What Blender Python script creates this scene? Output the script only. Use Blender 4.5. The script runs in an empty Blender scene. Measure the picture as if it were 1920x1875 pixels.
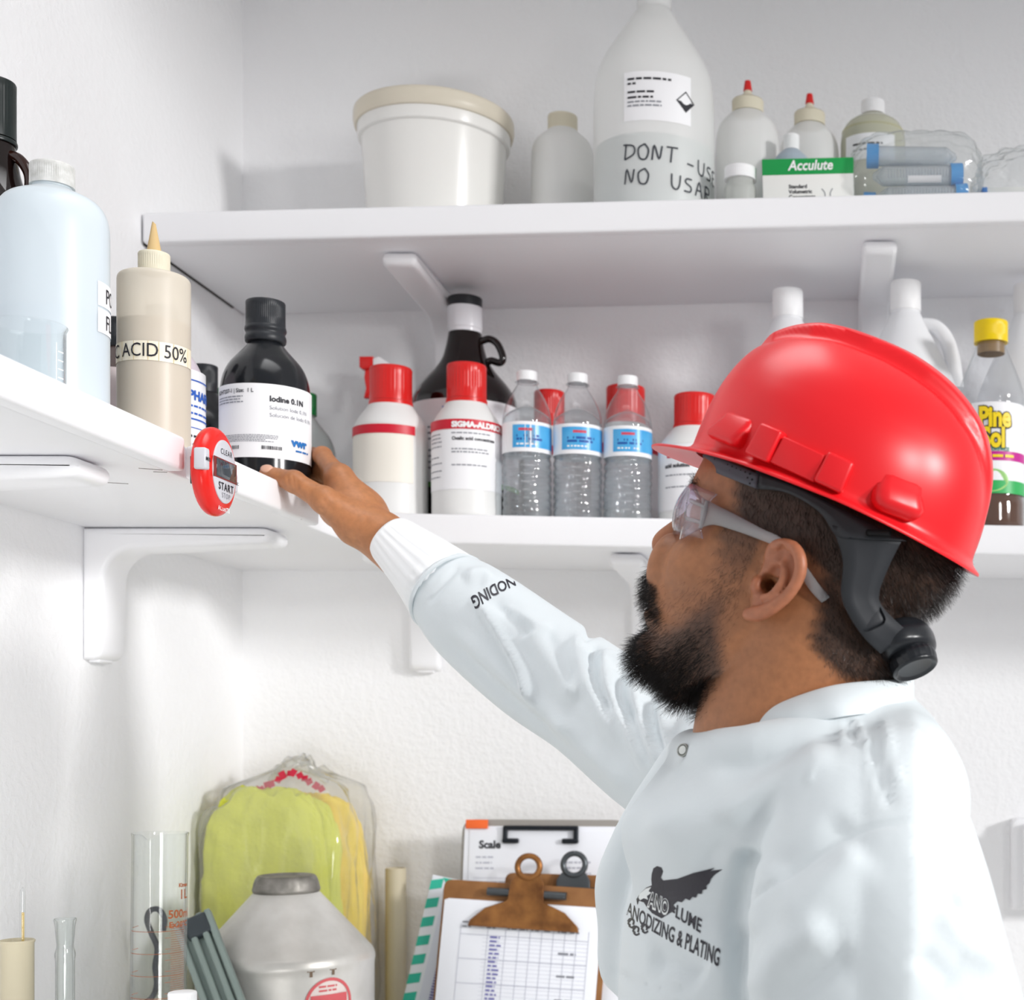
import bpy, bmesh, math, random
import numpy as np
from mathutils import Vector, Matrix, Euler

random.seed(7); np.random.seed(7)
PI = math.pi
S = bpy.context.scene
COL = S.collection

# ------------------------------------------------------------------ camera, world, lights, exposure
ZC = 1.42                      # camera height above the floor
FPX = 2750.0                   # focal length in pixels of the 1920-wide frame
PX, PY = 1550.0, 1370.0        # principal point (the photograph is a crop of a larger frame)

cam_d = bpy.data.cameras.new('camera')
cam = bpy.data.objects.new('camera', cam_d); COL.objects.link(cam)
cam.location = (0, 0, ZC); cam.rotation_euler = (PI/2, 0, 0)
cam_d.sensor_width = 36; cam_d.sensor_fit = 'HORIZONTAL'; cam_d.lens = FPX/1920*36
cam_d.shift_x = (960-PX)/1920; cam_d.shift_y = (PY-937.5)/1920
cam_d.clip_start = 0.05
cam_d.dof.use_dof = True; cam_d.dof.focus_distance = 1.36; cam_d.dof.aperture_fstop = 8.0
S.camera = cam

w = bpy.data.worlds.new('world'); S.world = w; w.use_nodes = True
w.node_tree.nodes['Background'].inputs[0].default_value = (0.93, 0.96, 1.0, 1)
w.node_tree.nodes['Background'].inputs[1].default_value = 0.36

def area(name, loc, target, size, power, col=(1, 1, 1), size_y=None, spread=None):
    d = bpy.data.lights.new(name, 'AREA'); d.energy = power; d.color = col
    d.size = size
    if spread: d.spread = math.radians(spread)
    if size_y: d.shape = 'RECTANGLE'; d.size_y = size_y
    o = bpy.data.objects.new(name, d); COL.objects.link(o); o.location = loc
    o.rotation_euler = (Vector(target)-Vector(loc)).to_track_quat('-Z', 'Y').to_euler()
    return o
area('window_light', (5.2, -1.3, 2.9), (-0.6, 1.9, 1.0), 0.75, 62, (1, 0.99, 0.985), 0.75, 95)
area('softbox_light', (1.15, 0.0, 2.00), (-0.8, 1.75, 1.15), 0.22, 1.9, (1, 0.995, 0.985), 0.22, 70)
area('low_fill_light', (-0.30, 0.25, 1.12), (-0.876, 1.45, 1.30), 0.35, 0.62, (1, 0.995, 0.985), 0.35, 50)  # added fill, lifts the lower left wall and the shelf undersides
area('ceiling_light', (-0.28, 1.22, 2.53), (-0.28, 1.25, 0), 0.6, 1.8, (0.98, 0.99, 1.0), 0.5, 100)

S.view_settings.view_transform = 'Standard'; S.view_settings.look = 'None'
S.view_settings.exposure = 0.06; S.view_settings.gamma = 1.0
S.view_settings.use_curve_mapping = False
S.cycles.use_denoising = True
S.cycles.max_bounces = 16; S.cycles.diffuse_bounces = 10; S.cycles.glossy_bounces = 6; S.cycles.transparent_max_bounces = 24; S.cycles.transmission_bounces = 12
S.cycles.caustics_refractive = True; S.cycles.caustics_reflective = False
S.cycles.sample_clamp_indirect = 6

# ------------------------------------------------------------------ helpers
def P(px, py, Z):
    """a point at depth Z that the photograph shows at (px, py)"""
    return Vector(((px-PX)/FPX*Z, Z, ZC+(PY-py)/FPX*Z))

def lin(c):
    if isinstance(c, str):
        c = c.lstrip('#'); c = [int(c[i:i+2], 16)/255 for i in (0, 2, 4)]
    return tuple((v/12.92 if v <= 0.04045 else ((v+0.055)/1.055)**2.4) for v in c)+(1,)

_M = {}
def newmat(name):
    m = bpy.data.materials.new(name); m.use_nodes = True
    nt = m.node_tree; nt.nodes.clear()
    out = nt.nodes.new('ShaderNodeOutputMaterial')
    return m, nt, out

def add_bump(nt, bs, scale, strength, detail=3, dist=0.002, coord='Object'):
    tc = nt.nodes.new('ShaderNodeTexCoord'); no = nt.nodes.new('ShaderNodeTexNoise')
    no.inputs['Scale'].default_value = scale; no.inputs['Detail'].default_value = detail
    nt.links.new(tc.outputs[coord], no.inputs['Vector'])
    b = nt.nodes.new('ShaderNodeBump'); b.inputs['Strength'].default_value = strength
    b.inputs['Distance'].default_value = dist
    nt.links.new(no.outputs[0], b.inputs['Height']); nt.links.new(b.outputs[0], bs.inputs['Normal'])
    return no, b

def mat(name, col, rough=0.5, metal=0.0, spec=0.5, trans=0.0, ior=1.45, alpha=1.0, coat=0.0, bump=None, var=None, sss=0.0, sheen=0.0):
    if name in _M: return _M[name]
    m, nt, out = newmat(name)
    b = nt.nodes.new('ShaderNodeBsdfPrincipled')
    c = lin(col)
    b.inputs['Base Color'].default_value = c
    b.inputs['Roughness'].default_value = rough; b.inputs['Metallic'].default_value = metal
    b.inputs['Specular IOR Level'].default_value = spec
    b.inputs['Transmission Weight'].default_value = trans; b.inputs['IOR'].default_value = ior
    b.inputs['Alpha'].default_value = alpha; b.inputs['Coat Weight'].default_value = coat
    b.inputs['Coat Roughness'].default_value = 0.05
    if sheen: b.inputs['Sheen Weight'].default_value = sheen
    if sss:
        b.inputs['Subsurface Weight'].default_value = sss; b.inputs['Subsurface Radius'].default_value = (0.012, 0.005, 0.003)
        b.inputs['Subsurface Scale'].default_value = 1.0
    if bump: add_bump(nt, b, *bump)
    if var:                                     # (scale, other colour, contrast): grain, stains and wear of the thing itself
        tc = nt.nodes.new('ShaderNodeTexCoord'); no = nt.nodes.new('ShaderNodeTexNoise')
        no.inputs['Scale'].default_value = var[0]; no.inputs['Detail'].default_value = 5
        nt.links.new(tc.outputs['Object'], no.inputs['Vector'])
        r = nt.nodes.new('ShaderNodeMapRange'); r.inputs[1].default_value = 0.5-var[2]; r.inputs[2].default_value = 0.5+var[2]
        nt.links.new(no.outputs[0], r.inputs[0])
        mx = nt.nodes.new('ShaderNodeMix'); mx.data_type = 'RGBA'
        mx.inputs[6].default_value = c; mx.inputs[7].default_value = lin(var[1])
        nt.links.new(r.outputs[0], mx.inputs[0]); nt.links.new(mx.outputs[2], b.inputs['Base Color'])
    nt.links.new(b.outputs[0], out.inputs[0])
    _M[name] = m
    return m

def schlick(nt, gloss):
    """reflectance that is the same from both sides of a thin wall"""
    N = nt.nodes.new; L = nt.links.new
    lw = N('ShaderNodeLayerWeight'); lw.inputs[0].default_value = 0.5
    p = N('ShaderNodeMath'); p.operation = 'POWER'; p.inputs[1].default_value = 5; L(lw.outputs['Facing'], p.inputs[0])
    m = N('ShaderNodeMath'); m.operation = 'MULTIPLY_ADD'; m.inputs[1].default_value = 0.85*gloss; m.inputs[2].default_value = 0.04*gloss; L(p.outputs[0], m.inputs[0])
    m.use_clamp = True
    return m

def hdpe(name, col, see=0.25, rough=0.3, gloss=1.0):
    """milky translucent plastic: scatters light through and lets some of what is behind show"""
    if name in _M: return _M[name]
    m, nt, out = newmat(name); N = nt.nodes.new; L = nt.links.new
    c = lin(col)
    d = N('ShaderNodeBsdfDiffuse'); d.inputs[0].default_value = c
    t = N('ShaderNodeBsdfTranslucent'); t.inputs[0].default_value = c
    a = N('ShaderNodeMixShader'); a.inputs[0].default_value = 0.14; L(d.outputs[0], a.inputs[1]); L(t.outputs[0], a.inputs[2])
    tr = N('ShaderNodeBsdfTransparent'); tr.inputs[0].default_value = (*(0.5+0.5*v for v in c[:3]), 1)
    b = N('ShaderNodeMixShader'); b.inputs[0].default_value = see; L(a.outputs[0], b.inputs[1]); L(tr.outputs[0], b.inputs[2])
    g = N('ShaderNodeBsdfGlossy'); g.inputs['Roughness'].default_value = rough
    mu = schlick(nt, gloss)
    e = N('ShaderNodeMixShader'); L(mu.outputs[0], e.inputs[0]); L(b.outputs[0], e.inputs[1]); L(g.outputs[0], e.inputs[2])
    L(e.outputs[0], out.inputs[0])
    _M[name] = m
    return m

def film(name, tint='ffffff', edge='8a9090', rough=0.03, gloss=1.0, milk=0.0, power=2.0):
    """thin clear glass or plastic film: transparent, darker where seen edge-on, with a reflecting skin"""
    if name in _M: return _M[name]
    m, nt, out = newmat(name); N = nt.nodes.new; L = nt.links.new
    lw = N('ShaderNodeLayerWeight'); lw.inputs[0].default_value = 0.5
    pw = N('ShaderNodeMath'); pw.operation = 'POWER'; pw.inputs[1].default_value = power*1.6; L(lw.outputs['Facing'], pw.inputs[0])
    mx = N('ShaderNodeMix'); mx.data_type = 'RGBA'; mx.inputs[6].default_value = lin(tint); mx.inputs[7].default_value = lin(edge)
    L(pw.outputs[0], mx.inputs[0])
    tr = N('ShaderNodeBsdfTransparent'); L(mx.outputs[2], tr.inputs[0])
    g = N('ShaderNodeBsdfGlossy'); g.inputs['Roughness'].default_value = rough
    mu = schlick(nt, gloss)
    e = N('ShaderNodeMixShader'); L(mu.outputs[0], e.inputs[0]); L(tr.outputs[0], e.inputs[1]); L(g.outputs[0], e.inputs[2])
    last = e
    if milk:
        d = N('ShaderNodeBsdfDiffuse'); d.inputs[0].default_value = (0.9, 0.9, 0.9, 1)
        e2 = N('ShaderNodeMixShader'); e2.inputs[0].default_value = milk; L(e.outputs[0], e2.inputs[1]); L(d.outputs[0], e2.inputs[2]); last = e2
    L(last.outputs[0], out.inputs[0])
    _M[name] = m
    return m

def mesh(verts, faces, smooth=None):
    me = bpy.data.meshes.new('m'); me.from_pydata([tuple(v) for v in verts], [], [tuple(f) for f in faces]); me.update()
    if smooth is not None:
        me.polygons.foreach_set('use_smooth', [True]*len(me.polygons))
        if smooth < 180: me.set_sharp_from_angle(angle=math.radians(smooth))
    return me

def obj(name, me, m=None, parent=None, loc=(0, 0, 0), rot=(0, 0, 0), kind=None, label=None):
    o = bpy.data.objects.new(name, me); COL.objects.link(o); me.name = name
    if m is not None:
        me.materials.clear(); me.materials.append(m)
    o.location = loc; o.rotation_euler = rot
    if parent is not None: o.parent = parent
    if kind: o['kind'] = kind
    if label: o['label'] = label
    return o

def thing(name, label, cat, loc=(0, 0, 0), rot=(0, 0, 0), group=None):
    o = bpy.data.objects.new(name, None); COL.objects.link(o); o.empty_display_size = 0.02
    o.location = loc; o.rotation_euler = rot if isinstance(rot, (tuple, list)) else (0, 0, rot)
    o['label'] = label; o['category'] = cat
    if group: o['group'] = group
    return o

def fillet(pts, n=5):
    """pts: (r, z[, radius]) -> profile with rounded corners"""
    out = []
    for i, p in enumerate(pts):
        rad = p[2] if len(p) > 2 else 0
        if rad <= 0 or i in (0, len(pts)-1): out.append((p[0], p[1])); continue
        a, b, c = Vector(pts[i-1][:2]), Vector(p[:2]), Vector(pts[i+1][:2])
        ra = min(rad, (a-b).length*0.49); rc = min(rad, (c-b).length*0.49)
        p0 = b+(a-b).normalized()*ra; p2 = b+(c-b).normalized()*rc
        for k in range(n+1):
            t = k/n; q = p0*(1-t)**2+b*2*t*(1-t)+p2*t*t
            out.append((q.x, q.y))
    return out

def lathe(pts, seg=48, smooth=40, ribs=None, n=5):
    """profile (r, z[, corner radius]) turned about z; ribs=(count, depth, z0, z1) flutes it (caps)"""
    pr = fillet(pts, n)
    v, f, idx = [], [], []
    for r, z in pr:
        if r < 1e-6: idx.append([len(v)]); v.append((0, 0, z)); continue
        ring = []
        for k in range(seg):
            a = 2*PI*k/seg; rr = r
            if ribs and ribs[2] <= z <= ribs[3]: rr = r-ribs[1]*(0.5+0.5*math.cos(a*ribs[0]))
            ring.append(len(v)); v.append((rr*math.cos(a), rr*math.sin(a), z))
        idx.append(ring)
    for A, B in zip(idx, idx[1:]):
        for k in range(seg):
            k2 = (k+1) % seg
            if len(A) == 1 and len(B) == 1: continue
            if len(A) == 1: f.append((A[0], B[k2], B[k]))
            elif len(B) == 1: f.append((A[k], A[k2], B[0]))
            else: f.append((A[k], A[k2], B[k2], B[k]))
    return mesh(v, f, smooth)

def patch(R, z0, z1, a0, a1, seg=24, R1=None, rows=1):
    """curved rectangle on a cylinder (labels)"""
    v, f = [], []
    for j in range(rows+1):
        t = j/rows
        for k in range(seg+1):
            a = a0+(a1-a0)*k/seg; r = R+((R1 or R)-R)*t
            v.append((r*math.cos(a), r*math.sin(a), z0+(z1-z0)*t))
    for j in range(rows):
        for k in range(seg):
            q = j*(seg+1)+k; f.append((q, q+1, q+seg+2, q+seg+1))
    return mesh(v, f, 180)

def box(sx, sy, sz, bev=0.0, seg=2, at=(0, 0, 0)):
    """box centred on x and y, standing on z=0 (moved by at)"""
    bm = bmesh.new(); bmesh.ops.create_cube(bm, size=1)
    for v in bm.verts: v.co = Vector((v.co.x*sx+at[0], v.co.y*sy+at[1], (v.co.z+0.5)*sz+at[2]))
    if bev: bmesh.ops.bevel(bm, geom=bm.edges[:], offset=bev, segments=seg, affect='EDGES', profile=0.5)
    me = bpy.data.meshes.new('box'); bm.to_mesh(me); bm.free()
    if bev:
        me.polygons.foreach_set('use_smooth', [True]*len(me.polygons)); me.set_sharp_from_angle(angle=math.radians(50))
    return me

def prism(poly, depth, bev=0.0, seg=2):
    """closed polygon in x-z extruded along y by depth (centred)"""
    bm = bmesh.new()
    a = [bm.verts.new((x, -depth/2, z)) for x, z in poly]; b = [bm.verts.new((x, depth/2, z)) for x, z in poly]
    n = len(poly)
    bm.faces.new(a); bm.faces.new(b[::-1])
    for i in range(n): bm.faces.new((a[i], b[i], b[(i+1) % n], a[(i+1) % n])[::-1])
    bmesh.ops.recalc_face_normals(bm, faces=bm.faces[:])
    if bev:
        eds = [e for e in bm.edges if abs(e.verts[0].co.y-e.verts[1].co.y) < 1e-7]
        bmesh.ops.bevel(bm, geom=eds, offset=bev, segments=seg, affect='EDGES', profile=0.5)
    me = bpy.data.meshes.new('prism'); bm.to_mesh(me); bm.free()
    me.polygons.foreach_set('use_smooth', [True]*len(me.polygons)); me.set_sharp_from_angle(angle=math.radians(40))
    return me

def join(meshes):
    bm = bmesh.new()
    for m_ in meshes: bm.from_mesh(m_)
    me = bpy.data.meshes.new('j'); bm.to_mesh(me); bm.free()
    return me

def moved(me, M): 
    me.transform(M); return me

def spline(pts, n=8):
    """Catmull-Rom through pts (any dimension)"""
    p = [np.array(q, float) for q in pts]; out = []
    for i in range(len(p)-1):
        a = p[i-1] if i else 2*p[0]-p[1]; b, c = p[i], p[i+1]; d = p[i+2] if i+2 < len(p) else 2*p[-1]-p[-2]
        for k in range(n):
            t = k/n
            out.append(0.5*((2*b)+(c-a)*t+(2*a-5*b+4*c-d)*t*t+(3*b-a-3*c+d)*t**3))
    out.append(p[-1]); return out

def tube(pts, r, seg=10, n=8, smooth=True, flat=1.0, caps=True):
    """tube along a spline; r a number or one per control point; flat squashes the section"""
    rr = r if isinstance(r, (list, tuple)) else [r]*len(pts)
    q = spline([tuple(p)+(x,) for p, x in zip(pts, rr)], n) if smooth else [np.array(tuple(p)+(x,)) for p, x in zip(pts, rr)]
    v, f = [], []; up = Vector((0, 0, 1)); N = len(q); prev = None
    for i in range(N):
        t = Vector(q[min(i+1, N-1)][:3])-Vector(q[max(i-1, 0)][:3]); t.normalize()
        if prev is None:
            s = t.cross(up if abs(t.z) < 0.9 else Vector((1, 0, 0))).normalized()
        else: s = (prev-t*prev.dot(t)).normalized()
        prev = s; b = t.cross(s)
        for k in range(seg):
            a = 2*PI*k/seg
            v.append(Vector(q[i][:3])+(s*math.cos(a)+b*math.sin(a)*flat)*q[i][3])
    for i in range(N-1):
        for k in range(seg):
            f.append((i*seg+k, i*seg+(k+1) % seg, (i+1)*seg+(k+1) % seg, (i+1)*seg+k))
    if caps:
        f.append(tuple(range(seg))[::-1]); f.append(tuple((N-1)*seg+k for k in range(seg)))
    return mesh(v, f, 60)

def text_mesh(body, size, align='LEFT', bold=0.0, shear=0.0, sx=1.0, spacing=1.0):
    cu = bpy.data.curves.new('t', 'FONT'); cu.body = body; cu.size = size; cu.align_x = align
    cu.offset = bold; cu.shear = shear; cu.resolution_u = 3; cu.space_character = spacing
    o = bpy.data.objects.new('t', cu); COL.objects.link(o)
    dg = bpy.context.evaluated_depsgraph_get(); dg.update()
    me = bpy.data.meshes.new_from_object(o.evaluated_get(dg))
    bpy.data.objects.remove(o); bpy.data.curves.remove(cu)
    if sx != 1: me.transform(Matrix.Diagonal((sx, 1, 1, 1)))
    return me

def bars(rows):
    """print too small to read: rows of (x0, x1, y, height) rectangles"""
    v, f = [], []
    for x0, x1, y, h in rows:
        n = max(1, int((x1-x0)/0.006))
        for k in range(n):
            a = x0+(x1-x0)*k/n; b = x0+(x1-x0)*(k+1)/n; i = len(v)
            v += [(a, y, 0), (b, y, 0), (b, y+h, 0), (a, y+h, 0)]; f.append((i, i+1, i+2, i+3))
    return mesh(v, f)

def words(x0, x1, ys, h, seed=1):
    """greeked lines: broken into word-long dashes"""
    rnd = random.Random(seed); rows = []
    for y in ys:
        x = x0; end = x1-rnd.random()*0.25*(x1-x0)
        while x < end:
            l = min(h*rnd.uniform(1.5, 5), end-x); rows.append((x, x+l, y, h)); x += l+h*0.8
    return bars(rows)

def wrap(me, R, ac, z):
    """bend a flat x-y mesh about the z axis: x runs round the cylinder, y goes up"""
    for v in me.vertices:
        a = ac+v.co.x/R; y = v.co.y; e = v.co.z
        v.co = ((R+e)*math.cos(a), (R+e)*math.sin(a), z+y)
    me.update(); return me

def strokes(lines, wd):
    """handwriting: each line a list of (x, y); ribbons wd wide"""
    v, f = [], []
    for ln in lines:
        q = [Vector(p) for p in (spline(ln, 4) if len(ln) > 2 else ln)]
        for i, p in enumerate(q):
            t = (q[min(i+1, len(q)-1)]-q[max(i-1, 0)]); t = t.normalized() if t.length else Vector((1, 0))
            nrm = Vector((-t.y, t.x))*wd/2
            v += [(p.x+nrm.x, p.y+nrm.y, 0), (p.x-nrm.x, p.y-nrm.y, 0)]
        b = len(v)-2*len(q)
        for i in range(len(q)-1): f.append((b+2*i, b+2*i+1, b+2*i+3, b+2*i+2))
    return mesh(v, f)

def pxr(px, Z): return px/FPX*Z          # pixels -> metres at depth Z
def face_cam(x, y): return math.atan2(-y, -x)
# ------------------------------------------------------------------ the room
XL, YB = -0.876, 2.2             # left wall, back wall
ZCEIL = 2.56
def wall_mat(name, col):
    m, nt, out = newmat(name); N = nt.nodes.new; L = nt.links.new
    b = N('ShaderNodeBsdfPrincipled'); b.inputs['Base Color'].default_value = lin(col); b.inputs['Roughness'].default_value = 0.6
    b.inputs['Specular IOR Level'].default_value = 0.3
    tc = N('ShaderNodeTexCoord')
    n1 = N('ShaderNodeTexNoise'); n1.inputs['Scale'].default_value = 95; n1.inputs['Detail'].default_value = 3; n1.inputs['Roughness'].default_value = 0.55
    n2 = N('ShaderNodeTexNoise'); n2.inputs['Scale'].default_value = 9; n2.inputs['Detail'].default_value = 2
    L(tc.outputs['Object'], n1.inputs['Vector']); L(tc.outputs['Object'], n2.inputs['Vector'])
    r = N('ShaderNodeMapRange'); r.inputs[1].default_value = 0.40; r.inputs[2].default_value = 0.62; L(n1.outputs[0], r.inputs[0])
    bp = N('ShaderNodeBump'); bp.inputs['Strength'].default_value = 0.24; bp.inputs['Distance'].default_value = 0.0018
    L(r.outputs[0], bp.inputs['Height'])
    bp2 = N('ShaderNodeBump'); bp2.inputs['Strength'].default_value = 0.3; bp2.inputs['Distance'].default_value = 0.008
    L(n2.outputs[0], bp2.inputs['Height']); L(bp2.outputs[0], bp.inputs['Normal']); L(bp.outputs[0], b.inputs['Normal'])
    L(b.outputs[0], out.inputs[0]); return m
M_wall = wall_mat('wall_paint', 'f3f3f4')
M_white = mat('white_shelf_paint', 'f4f4f6', 0.38, bump=(60, 0.08, 4, 0.001))
M_bracket = mat('white_bracket_plastic', 'f2f2f4', 0.3)

def slab(name, x0, x1, y0, y1, z0, z1, m):
    v = [(x, y, z) for x in (x0, x1) for y in (y0, y1) for z in (z0, z1)]
    f = [(0, 1, 3, 2), (4, 6, 7, 5), (0, 4, 5, 1), (2, 3, 7, 6), (0, 2, 6, 4), (1, 5, 7, 3)]
    return obj(name, mesh(v, f), m, kind='structure')
slab('wall_left', XL-0.1, XL, -0.6, YB+0.1, 0, ZCEIL, M_wall)
slab('wall_back', XL, 3.4, YB, YB+0.1, 0, ZCEIL, M_wall)
slab('floor', XL-0.1, 3.4, -0.6, YB+0.1, -0.1, 0, mat('grey_floor', 'dcdbd8', 0.45, var=(6, 'cfcecb', 0.2)))
slab('ceiling', XL-0.1, 3.4, 0.9, YB+0.1, ZCEIL, ZCEIL+0.1, mat('ceiling_paint', 'f2f2f2', 0.8))

# counter below the frame that everything low stands on
CT = 0.90
slab_m = mat('counter_laminate', 'f0efec', 0.35)
ct = thing('counter', 'pale laminate lab counter running round the corner under the shelves', 'counter', (0, 0, 0))
obj('worktop', join([box(0.58, 2.6, 0.03, 0, at=(XL+0.305, 0.88, CT-0.03)), box(1.9, 0.6, 0.03, 0, at=(XL+0.595+0.95, YB-0.32, CT-0.03))]), slab_m, ct)
cm = mat('counter_cabinet', 'cfcfcc', 0.5)
obj('base_cabinet', join([box(0.54, 2.6, CT-0.13, 0, at=(XL+0.29, 0.88, 0.1)), box(1.9, 0.55, CT-0.13, 0, at=(XL+0.56+0.97, YB-0.295, 0.1)),
                     box(0.48, 2.6, 0.1, 0, at=(XL+0.26, 0.88, 0)), box(1.9, 0.49, 0.1, 0, at=(XL+0.56+0.97, YB-0.265, 0))]), cm, ct)

# ------------------------------------------------------------------ shelves
T = 0.037
def up_bot(X): return ZC+0.6236+0.0247*(X+0.852)
def up_top(X): return up_bot(X)+T
def lo_bot(X): return ZC+0.2432-0.02*(X+0.504)
def lo_top(X): return lo_bot(X)+T
LBOT, LTOP = ZC+0.240, ZC+0.271
ZUF, ZLF = 1.87, 1.90            # front edges of the two shelves on the back wall
XLF = -0.594                     # front edge of the left arm

def board(x0, x1, y0, y1, bot, t, bev=0.002):
    """board whose underside follows bot(x)"""
    bm = bmesh.new(); n = 12; rows = []
    for k in range(n+1):
        x = x0+(x1-x0)*k/n; z = bot(x)
        rows.append([bm.verts.new(c) for c in ((x, y0, z), (x, y1, z), (x, y1, z+t), (x, y0, z+t))])
    for a, b in zip(rows, rows[1:]):
        for i in range(4): bm.faces.new((a[i], a[(i+1) % 4], b[(i+1) % 4], b[i]))
    bm.faces.new(rows[0][::-1]); bm.faces.new(rows[-1])
    bmesh.ops.recalc_face_normals(bm, faces=bm.faces[:])
    if bev:
        es = [e for e in bm.edges if len(e.link_faces) == 2 and e.calc_face_angle(0) > 0.8]
        bmesh.ops.bevel(bm, geom=es, offset=bev, segments=3, affect='EDGES', profile=0.5)
    me = bpy.data.meshes.new('board'); bm.to_mesh(me); bm.free()
    me.polygons.foreach_set('use_smooth', [True]*len(me.polygons)); me.set_sharp_from_angle(angle=math.radians(40))
    return me

us = thing('wall_shelf', 'upper white painted wall shelf on the back wall, holding the bucket and gallon jug', 'shelf', (0, YB, ZC+0.62))
O = Vector((0, -YB, -(ZC+0.62)))
obj('board', board(XL+0.003, 1.3, ZUF+0.02, YB, up_bot, T), M_white, us, O)
obj('front_strip', board(XL+0.003, 1.3, ZUF, ZUF+0.02, lambda x: up_bot(x)-0.001, T+0.002, 0.004), M_white, us, O)
obj('end_gap', box(0.004, 0.28, 0.03, 0, at=(XL+0.0012, ZUF+0.15, up_bot(XL)-0.0005)), mat('dark_gap', '4a4844', 0.9), us, O, label='dark strip at the left wall')  # dark strip set into the joint between shelf end and wall
ls = thing('wall_shelf', 'lower white painted wall shelf on the back wall, holding the water bottles', 'shelf', (0, YB, ZC+0.24))
O = Vector((0, -YB, -(ZC+0.24)))
obj('board', board(XLF-0.016, 1.3, ZLF+0.02, YB, lo_bot, T), M_white, ls, O)
obj('front_strip', board(XLF-0.016, 1.3, ZLF, ZLF+0.02, lambda x: lo_bot(x)-0.001, T+0.002, 0.004), M_white, ls, O)
la = thing('wall_shelf', 'white painted wall shelf along the left wall with a chipped two-piece edge strip', 'shelf', (XL, 1.5, LBOT))
O = Vector((-XL, -1.5, -LBOT))
obj('board', box(XLF-0.016-XL, YB-0.7, LTOP-LBOT-0.0005, 0.002, at=((XL+XLF-0.016)/2, (YB+0.7)/2, LBOT)), M_white, la, O)
for y0, y1 in ((0.7, 1.357), (1.395, 1.715)):
    obj('edge_strip', box(0.018, y1-y0, LTOP-LBOT+0.001, 0.004, 3, at=(XLF-0.008, (y0+y1)/2, LBOT-0.0005)), M_white, la, O)
sm = mat('shelf_scuff', '8b8680', 0.8)
for (x, y, l, rz) in ((-0.62, 1.345, 0.02, 0.5), (-0.618, 1.36, 0.012, 0.2), (-0.60, 1.66, 0.012, 0.8), (-0.69, 1.42, 0.025, 0.4)):
    obj('scuff_mark', moved(box(l, 0.0012, 0.0004, 0), Matrix.Translation((x, y, LBOT-0.0004)) @ Matrix.Rotation(rz, 4, 'Z')), sm, la, O)

def bracket(label, loc, rz, arm, leg, wd=0.055, ta=0.026, tl=0.026):
    """L bracket of moulded plastic: arm runs along local +x under the shelf, leg down the wall"""
    t = thing('shelf_bracket', label, 'bracket', loc, rz, 'white shelf brackets')
    poly = fillet([(0, 0), (arm, 0, 0.016), (arm, -ta*0.72, 0.014), (tl+0.02, -ta, 0.016), (tl, -ta-0.02, 0.016), (tl*0.85, -leg, 0.014), (0, -leg), (0, 0)], 5)[:-1]
    obj('arm', prism(poly, wd, 0.007, 3), M_bracket, t)
    obj('foot_pad', box(tl*0.5, wd*0.55, 0.004, 0.0015, at=(tl*0.3, 0, -leg-0.003)), M_bracket, t)
    return t
bracket('white bracket under the left-wall shelf, its whole leg and tip in view', (XL, 1.755, LBOT-0.001), 0, 0.222, 0.155, 0.062)
bracket('white bracket end under the left-wall shelf near the picture edge, below the glass beaker', (XL, 1.30, LBOT-0.001), 0, 0.228, 0.155, 0.062)
bracket('white bracket under the upper shelf beside the white-necked amber jug', (-0.562, YB, up_bot(-0.562)-0.001), -PI/2, 0.275, 0.15, 0.046)
bracket('white bracket under the upper shelf behind the red helmet', (0.07, YB, up_bot(0.07)-0.001), -PI/2, 0.275, 0.15, 0.046)
bracket("white bracket under the lower shelf showing below the reaching sleeve", (-0.598, YB, lo_bot(-0.598)-0.001), -PI/2, 0.245, 0.155, 0.046)
bracket("white bracket under the lower shelf just in front of the man's nose", (-0.268, YB, lo_bot(-0.268)-0.001), -PI/2, 0.245, 0.155, 0.046)

# white box on the wall at the right
wb = thing('wall_box', 'white plastic box mounted on the wall behind the man\'s back', 'wall box', (0.36, YB, ZC-0.265))
obj('body', prism(fillet([(-0.085, 0.0), (-0.085, 0.135, 0.01), (0.12, 0.135, 0.01), (0.12, 0.0)], 4), 0.03, 0.004), M_bracket, wb, (0, -0.015, 0))
obj('cover', prism(fillet([(-0.07, 0.006, 0.006), (-0.07, 0.128, 0.006), (0.11, 0.128, 0.006), (0.11, 0.006, 0.006), (-0.07, 0.006)], 3)[1:], 0.03, 0.006), M_bracket, wb, (0, -0.04, 0))
# ------------------------------------------------------------------ materials of the bottles
H_clear = hdpe('natural_plastic', 'fbfbfa', 0.34, 0.35, 0.7)
H_milk = hdpe('milky_plastic', 'fbfbf9', 0.06, 0.35, 0.7)
H_bluish = hdpe('bluish_natural_plastic', 'e9f2f7', 0.22, 0.32, 0.8)
H_yellow = hdpe('yellowed_plastic', 'efe7d8', 0.30, 0.35, 0.7)
H_tan = hdpe('tan_nozzle_plastic', 'e2c48e', 0.05, 0.4, 0.6)
H_cream = hdpe('cream_cap_plastic', 'efe8d2', 0.03, 0.4, 0.6)
H_bucket = hdpe('bucket_plastic', 'f8f7f3', 0.0, 0.22, 1.0)
M_cap_w = mat('white_cap', 'f0f0f1', 0.38)
M_cap_r = mat('red_cap', 'd81f1c', 0.3)
M_cap_k = mat('black_cap', '22252a', 0.42)
M_cap_g = mat('green_cap', '0f7a3a', 0.4)
M_cap_y = mat('yellow_cap', 'f2d000', 0.35)
M_amber = mat('amber_glass', '140b0a', 0.06, spec=0.6, bump=(40, 0.02, 2, 0.001))
M_amber2 = mat('brown_glass', '2a110a', 0.08, spec=0.6)
M_black_gl = mat('black_plastic_bottle', '17191d', 0.16, spec=0.55)
M_label = mat('white_label', 'f2f2f4', 0.45)
M_label_c = mat('cream_label', 'efeadf', 0.5)
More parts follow.
